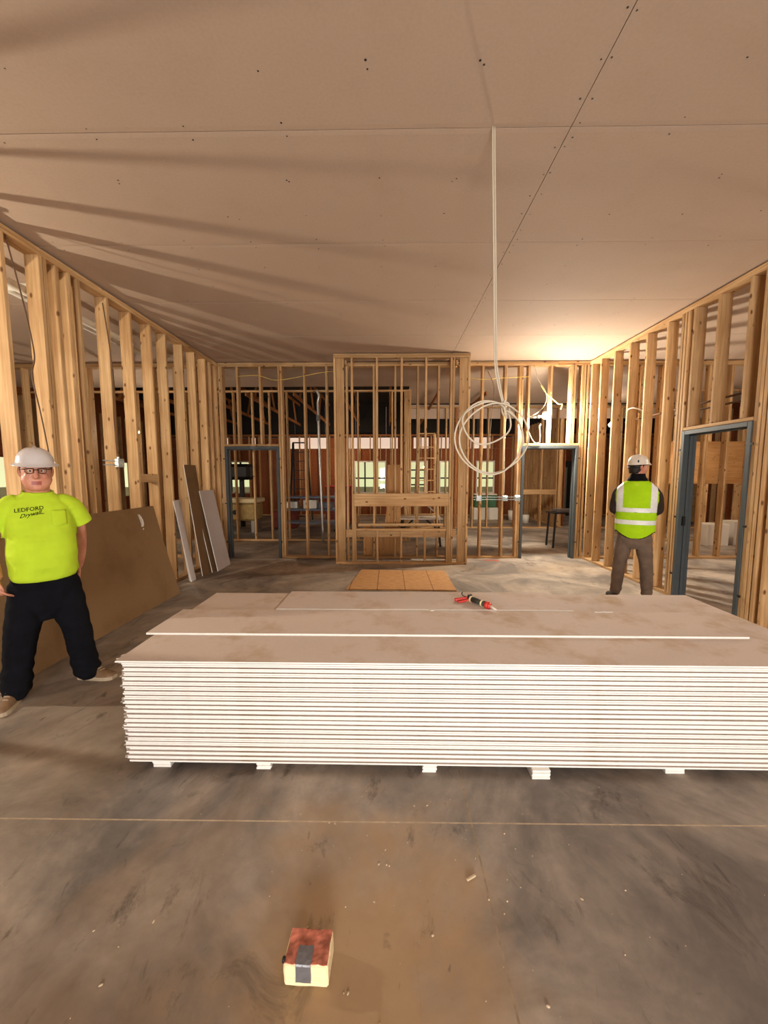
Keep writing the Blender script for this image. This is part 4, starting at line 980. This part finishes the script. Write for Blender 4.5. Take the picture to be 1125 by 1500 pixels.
for s in (-1, 1):
    c = [(s*.012, -.111, .132), (s*.034, -.111, .134), (s*.056, -.104, .131), (s*.058, -.102, .116), (s*.050, -.104, .104), (s*.030, -.110, .102), (s*.014, -.112, .108), (s*.012, -.111, .132)]
    sweep(gl, c, .0024, 6); sweep(gl, [(s*.057, -.103, .129), (s*.076, -.075, .129), (s*.0905, .0, .126), (s*.092, .015, .12)], .0024, 6)
sweep(gl, [(-.013, -.111, .124), (0, -.1165, .127), (.013, -.111, .124)], .0024, 6)
for v in gl.verts: v.co = MH @ v.co
gls = obj('glasses', gl, M['black'], P1, True)
gl = bmesh.new()
for s in (-1, 1):
    f = [gl.verts.new(MH @ Vector(p)) for p in [(s*.012, -.111, .132), (s*.034, -.111, .134), (s*.056, -.104, .131), (s*.058, -.102, .116), (s*.050, -.104, .104), (s*.030, -.110, .102), (s*.014, -.112, .108)]]; gl.faces.new(f)
obj('lenses', gl, M['lens'], gls)
# full-brim hat
def hat_full(b):
    n = 36; prof = [(.090, .262), (.4, .259), (.62, .247), (.82, .228), (.95, .203), (1.0, .180), (1.02, .168), (1.12, .160), (1.225, .155), (1.23, .152), (1.12, .154), (1.0, .159), (.97, .17)]
    rows_ = []
    for q, z in prof:
        rows_.append([b.verts.new((.108*q*math.cos(2*math.pi*k/n), .126*q*math.sin(2*math.pi*k/n)-.006, z+(.010*math.sin(2*math.pi*k/n) if q > 1.1 else 0))) for k in range(n)])
    for a_, c_ in zip(rows_, rows_[1:]):
        for k in range(n): b.faces.new((a_[k], c_[k], c_[(k+1) % n], a_[(k+1) % n]))
    b.faces.new(rows_[0]); bmesh.ops.recalc_face_normals(b, faces=b.faces[:])
    # centre ridge
    sweep(b, smooth_path([(0, -.105, .212), (0, -.07, .249), (0, 0, .266), (0, .06, .251), (0, .1, .212)], 5), .012, 8, (1, 0, 0), .5)
hh = on_head(P1, MH, 'hard_hat', hat_full, M['hat']); hh['label'] = 'pale grey full-brim hard hat'
def band(b): sweep(b, [(.098*math.cos(2*math.pi*k/24), .112*math.sin(2*math.pi*k/24), .152) for k in range(25)], .006, 6, (0, 0, 1), .5)
on_head(hh, MH, 'head_band', band, M['black'])
# shirt
bm = bmesh.new()
torso(bm, [(.872, 0, -.022, .186, .176), (.90, 0, -.026, .193, .188), (.97, 0, -.036, .200, .200), (1.06, 0, -.042, .202, .204), (1.15, 0, -.036, .198, .190), (1.25, 0, -.022, .194, .160), (1.33, 0, -.01, .190, .138), (1.40, 0, 0, .180, .115), (1.445, 0, .002, .145, .095), (1.475, 0, 0, .105, .083), (1.492, 0, 0, .088, .08)], 34)
for s in (-1, 1): limb(bm, [(s*.135, 0, 1.405), (s*.195, .018, 1.35), (s*.245, .045, 1.235)], [.076, .080, .080], 18)
def shirt_fn(c):
    f = wrinkle(.006, 7, 2, (1, 1, 1.8))(c)
    d = .010*math.sin(c.z*46+c.x*14)*max(0, 1-(c.z-.87)/.25)*.5 if c.z < 1.12 else 0
    return f+d
sh = bake('t_shirt', bm, M['hivis'], P1, .008, 5, shirt_fn)
b = bmesh.new(); b.from_mesh(sh.data)          # cut clean hems at the sleeves and the waist
def cut_hem(b, sel, co, no):
    fs = [f for f in b.faces if sel(f.calc_center_median())]; g_ = list({v for f in fs for v in f.verts})+list({e for f in fs for e in f.edges})+fs
    bmesh.ops.bisect_plane(b, geom=g_, plane_co=co, plane_no=no)
    n_ = Vector(no); bmesh.ops.delete(b, geom=[f for f in b.faces if sel(f.calc_center_median()) and (f.calc_center_median()-Vector(co)).dot(n_) > 0], context='FACES')
for s in (-1, 1): cut_hem(b, lambda c: s*c.x > .209 and c.z > 1.10 and c.z < 1.32, (s*.243, .045, 1.247), (s*.38, .2, -.9))
cut_hem(b, lambda c: c.z < .93, (0, 0, .882), (0, .06, -1))
b.to_mesh(sh.data); b.free()
for p in sh.data.polygons: p.use_smooth = True
md = sh.modifiers.new('cloth_thickness', 'SOLIDIFY'); md.thickness = .003
bm = bmesh.new(); sweep(bm, [(.085*math.cos(2*math.pi*k/28), -.004+.078*math.sin(2*math.pi*k/28), 1.492+.012*math.sin(2*math.pi*k/28)*1.2) for k in range(29)], .0075, 8); obj('collar', bm, M['hivis'], sh, True)
# print on the chest and a pocket, laid on the cloth
bvh = BVHTree.FromPolygons([v.co.copy() for v in sh.data.vertices], [tuple(p.vertices) for p in sh.data.polygons])
def drop(x, z, off=.0016):
    h = bvh.ray_cast(Vector((x, -1, z)), Vector((0, 1, 0)));
    return Vector((x, (h[0].y if h[0] else -.2)-off, z))
def print_text(txt, size, x, z, shear, slope):
    c = bpy.data.curves.new('t', 'FONT'); c.body = txt; c.size = size; c.align_x = 'CENTER'; c.shear = shear; c.resolution_u = 2; c.offset = size*.012
    t = bpy.data.objects.new('t', c); COL.objects.link(t); dg = bpy.context.evaluated_depsgraph_get(); me = bpy.data.meshes.new_from_object(t.evaluated_get(dg)); bpy.data.objects.remove(t)
    b = bmesh.new(); b.from_mesh(me); bpy.data.meshes.remove(me)
    for v in b.verts: v.co = drop(x+v.co.x, z+v.co.y+v.co.x*slope)
    return b
b1 = print_text('LEDFORD', .036, -.060, 1.365, 0, .10); t1 = obj('shirt_print', b1, M['navy'], sh); t1['label'] = 'dark chest lettering'
b2 = print_text('Drywall', .036, -.058, 1.330, .45, .22); obj('shirt_print', b2, M['navy'], sh)
b2 = print_text('inc', .016, .008, 1.340, .2, .05); obj('shirt_print', b2, M['navy'], sh)
bm = bmesh.new(); N = 7; gv = [[bm.verts.new(drop(.060+.085*i/N, (1.365-.105*j/N) - (.012*(1-abs(2*i/N-1)) if j == N else 0), .003)) for i in range(N+1)] for j in range(N+1)]
for j in range(N):
    for i in range(N): bm.faces.new((gv[j][i], gv[j+1][i], gv[j+1][i+1], gv[j][i+1]))
pk = obj('pocket', bm, M['hivis'], sh, True); md = pk.modifiers.new('t', 'SOLIDIFY'); md.thickness = .002
# trousers
bm = bmesh.new()
torso(bm, [(.565, 0, .0, .10, .095), (.64, 0, 0, .150, .125), (.74, 0, 0, .182, .145), (.84, 0, -.008, .192, .158), (.93, 0, -.015, .192, .165), (.97, 0, -.018, .185, .16)], 30)
for s in (-1, 1):
    limb(bm, [(s*.095, 0, .82), (s*.125, -.012, .62), (s*.16, -.018, .46), (s*.185, .0, .27), (s*.208, .012, .10)], [.112, .112, .098, .09, .094], 20)
    limb(bm, [(s*.205, .0, .085), (s*.21, -.03, .075)], [.084, .074], 16)
def tro_fn(c):
    f = wrinkle(.007, 9, 5, (1, 1, 1.4))(c)
    if c.z < .34: f += .007*math.sin(c.z*70+c.x*25+c.y*18)*(1-c.z/.34)
    return f if c.z > .04 else f*.2
tr = bake('trousers', bm, M['navy'], P1, .009, 4, tro_fn)
for v in tr.data.vertices: v.co.z = max(v.co.z, .022)
shoe('shoe', .195, .05, R(42), M['shoe_br'], M['sole'], P1); shoe('shoe', -.205, .03, R(-25), M['shoe_br'], M['sole'], P1)

# ---------------- worker in the vest, seen from behind
P2 = empty('person', (3.155, 5.0, 0), R(150)); tag(P2, 'person seen from behind in lime vest with silver bands and cream hard hat', 'person')
bm = bmesh.new(); HY2, HP2 = R(-52), R(-2); HO2 = (0, -.02, 1.625)
head(bm, HO2, HY2, HP2, 1.0, 1.0)
limb(bm, [(0, .01, 1.50), (0, 0, 1.60), (0, -.01, 1.69)], [.068, .060, .058], 16)
torso(bm, [(.85, 0, 0, .13, .1), (1.1, 0, 0, .14, .11), (1.35, 0, 0, .15, .11), (1.48, 0, 0, .13, .08), (1.53, 0, 0, .07, .06)])
for s in (-1, 1):
    limb(bm, [(s*.15, 0, 1.46), (s*.215, .0, 1.36), (s*.238, .01, 1.19)], [.055, .052, .044]); limb(bm, [(s*.238, .01, 1.19), (s*.19, -.13, 1.15), (s*.1, -.24, 1.13)], [.042, .037, .028])
    hand(bm, (s*.1, -.24, 1.13), (-s*.8, -.55, .1), (0, .3, -1), (0, -.3, 1), .5)
    limb(bm, [(s*.095, 0, .86), (s*.135, -.01, .5), (s*.165, .01, .12)], [.08, .058, .042])
MH2 = head_mtx(HO2, HY2, HP2)
body2 = bake('body', bm, M['skin'], P2, .006, 2)
for s in (-1, 1):
    ey = on_head(P2, MH2, 'eye', lambda b: ball(b, (s*.031, -.0885, .119), .0125, (1.1, .7, .75), 10), M['eye'])
on_head(P2, MH2, 'hair', lambda b: torso(b, [(.035, 0, .045, .058, .052), (.06, 0, .036, .066, .066), (.10, 0, .022, .0785, .085), (.14, 0, .012, .081, .094), (.175, 0, .008, .080, .096), (.2, 0, .006, .066, .08)], 24), M['hair'])
def hat_cap(b):
    n = 36; prof = [(.08, .268), (.4, .264), (.62, .252), (.82, .232), (.95, .205), (1.0, .176), (1.02, .150), (1.05, .143), (1.0, .141), (.96, .16)]
    rows_ = []
    for q, z in prof:
        row = []
        for k in range(n):
            a = 2*math.pi*k/n; fr = max(0, -math.sin(a)); ext = (.42*fr**3 if 1.01 < q < 1.06 else 0)
            row.append(b.verts.new((.104*q*math.cos(a), (.122*(q+ext))*math.sin(a)-.004, z-(.012*fr**3 if 1.01 < q < 1.06 else 0))))
        rows_.append(row)
    for a_, c_ in zip(rows_, rows_[1:]):
        for k in range(n): b.faces.new((a_[k], c_[k], c_[(k+1) % n], a_[(k+1) % n]))
    b.faces.new(rows_[0]); bmesh.ops.recalc_face_normals(b, faces=b.faces[:])
    for x_ in (-.03, 0, .03): sweep(b, smooth_path([(x_, -.09, .228), (x_, -.05, .258-abs(x_)*.2), (x_, .02, .271-abs(x_)*.2), (x_, .08, .243)], 5), .008, 8, (1, 0, 0), .6)
h2 = on_head(P2, MH2, 'hard_hat', hat_cap, M['hat2']); h2['label'] = 'cream short-brim hard hat'
on_head(h2, MH2, 'vent_sticker', lambda b: ball(b, (-.085, .066, .186), .017, (.5, .5, 1), 8), M['black'])
on_head(h2, MH2, 'suspension_strap', lambda b: sweep(b, smooth_path([(-.088, .02, .145), (-.075, .075, .118), (0, .112, .108), (.075, .075, .118), (.088, .02, .145)], 6), .014, 8, (0, 0, 1), .45), M['black'])
# jacket under the vest, fleece collar
bm = bmesh.new()
torso(bm, [(.90, 0, 0, .185, .135), (1.1, 0, 0, .19, .14), (1.35, 0, 0, .2, .142), (1.45, 0, 0, .188, .12), (1.51, 0, .002, .15, .098), (1.56, 0, .002, .1, .08)], 28)
for s in (-1, 1):
    limb(bm, [(s*.16, 0, 1.45), (s*.215, .0, 1.37), (s*.236, .008, 1.20)], [.07, .066, .06], 18); limb(bm, [(s*.236, .008, 1.20), (s*.19, -.13, 1.155), (s*.125, -.215, 1.138)], [.06, .052, .042], 16)
jk = bake('jacket', bm, M['jacket'], P2, .009, 4, wrinkle(.006, 10, 3))
bm = bmesh.new(); torso(bm, [(1.53, 0, .006, .135, .094), (1.575, 0, .006, .112, .088), (1.62, 0, .004, .088, .082), (1.655, 0, .002, .080, .076)], 28); bake('fleece_collar', bm, M['fleece'], P2, .008, 3, wrinkle(.004, 24, 1))
# vest: back hangs lower than the sides
bm = bmesh.new()
torso(bm, [(.84, 0, .01, .212, .150), (.95, 0, .004, .218, .154), (1.07, 0, 0, .222, .156), (1.2, 0, 0, .230, .157), (1.33, 0, 0, .246, .157), (1.42, 0, 0, .246, .142), (1.48, 0, 0, .215, .124), (1.53, 0, .003, .165, .108), (1.565, 0, .004, .122, .095)], 34)
vs = bake('safety_vest', bm, M['hivis2'], P2, .008, 5, wrinkle(.005, 8, 8, (1, 1, 1.6)))
b = bmesh.new(); b.from_mesh(vs.data)               # trim the shirt-tail hem: centre low, sides higher
for v in b.verts:
    hem = .835+.085*min(1, abs(v.co.x)/.19)**2
    if v.co.z < hem+.04: v.co.z = max(v.co.z, hem)
b.to_mesh(vs.data); b.free()
Z = Vector((0, 0, 1)); X = Vector((1, 0, 0))
for z0, z1 in ((1.172, 1.228), (1.018, 1.074)):
    shell('reflective_band', vs, [((0, 0, z0), Z), ((0, 0, z1), Z)], lambda c: z0 < c.z < z1, .0025, M['silver'], vs)
for s in (-1, 1):
    shell('reflective_band', vs, [((s*.145, 0, 0), X), ((s*.215, 0, 0), X), ((0, 0, 1.228), Z)], lambda c: .145 < s*c.x < .215 and c.z > 1.228, .0028, M['silver'], vs)
    shell('edge_binding', vs, [((s*.232, 0, 0), X), ((0, 0, 1.228), Z)], lambda c: s*c.x > .232 and c.z > 1.235, .0026, M['fleece'], vs)
shell('hem_binding', vs, [], lambda c: c.z < .835+.085*min(1, abs(c.x)/.19)**2+.008, .002, M['fleece'], vs)
shell('neck_tab', vs, [((-.022, 0, 0), X), ((.022, 0, 0), X), ((0, 0, 1.50), Z), ((0, 0, 1.535), Z)], lambda c: abs(c.x) < .022 and 1.50 < c.z < 1.535 and c.y > 0, .003, M['hivis'], vs)
# trousers and boots
bm = bmesh.new()
torso(bm, [(.70, 0, .0, .11, .09), (.76, 0, .0, .165, .125), (.84, 0, .006, .182, .142), (.93, 0, .004, .182, .14), (1.0, 0, 0, .172, .13)], 28)
for s in (-1, 1):
    limb(bm, [(s*.095, .0, .84), (s*.12, .0, .66), (s*.145, -.015, .5), (s*.160, .004, .3), (s*.172, .012, .12)], [.102, .092, .077, .072, .064], 18)
def tro2(c):
    f = wrinkle(.005, 10, 9, (1, 1, 1.4))(c)
    if c.z < .3: f += .006*math.sin(c.z*80+c.x*20)*(1-c.z/.3)
    return f
tb = bake('trousers', bm, M['brown_tr'], P2, .009, 4, tro2)
bm = bmesh.new()
sweep(bm, smooth_path([(-.178, .02, .98), (-.1, .122, .975), (0, .142, .972), (.1, .122, .975), (.178, .02, .98)], 5), .018, 6, (0, 0, 1), .4); obj('belt', bm, M['black'], tb, True)
shoe('boot', .175, .04, R(16), M['boot'], M['boot_sole'], P2); shoe('boot', -.175, .04, R(-16), M['boot'], M['boot_sole'], P2)
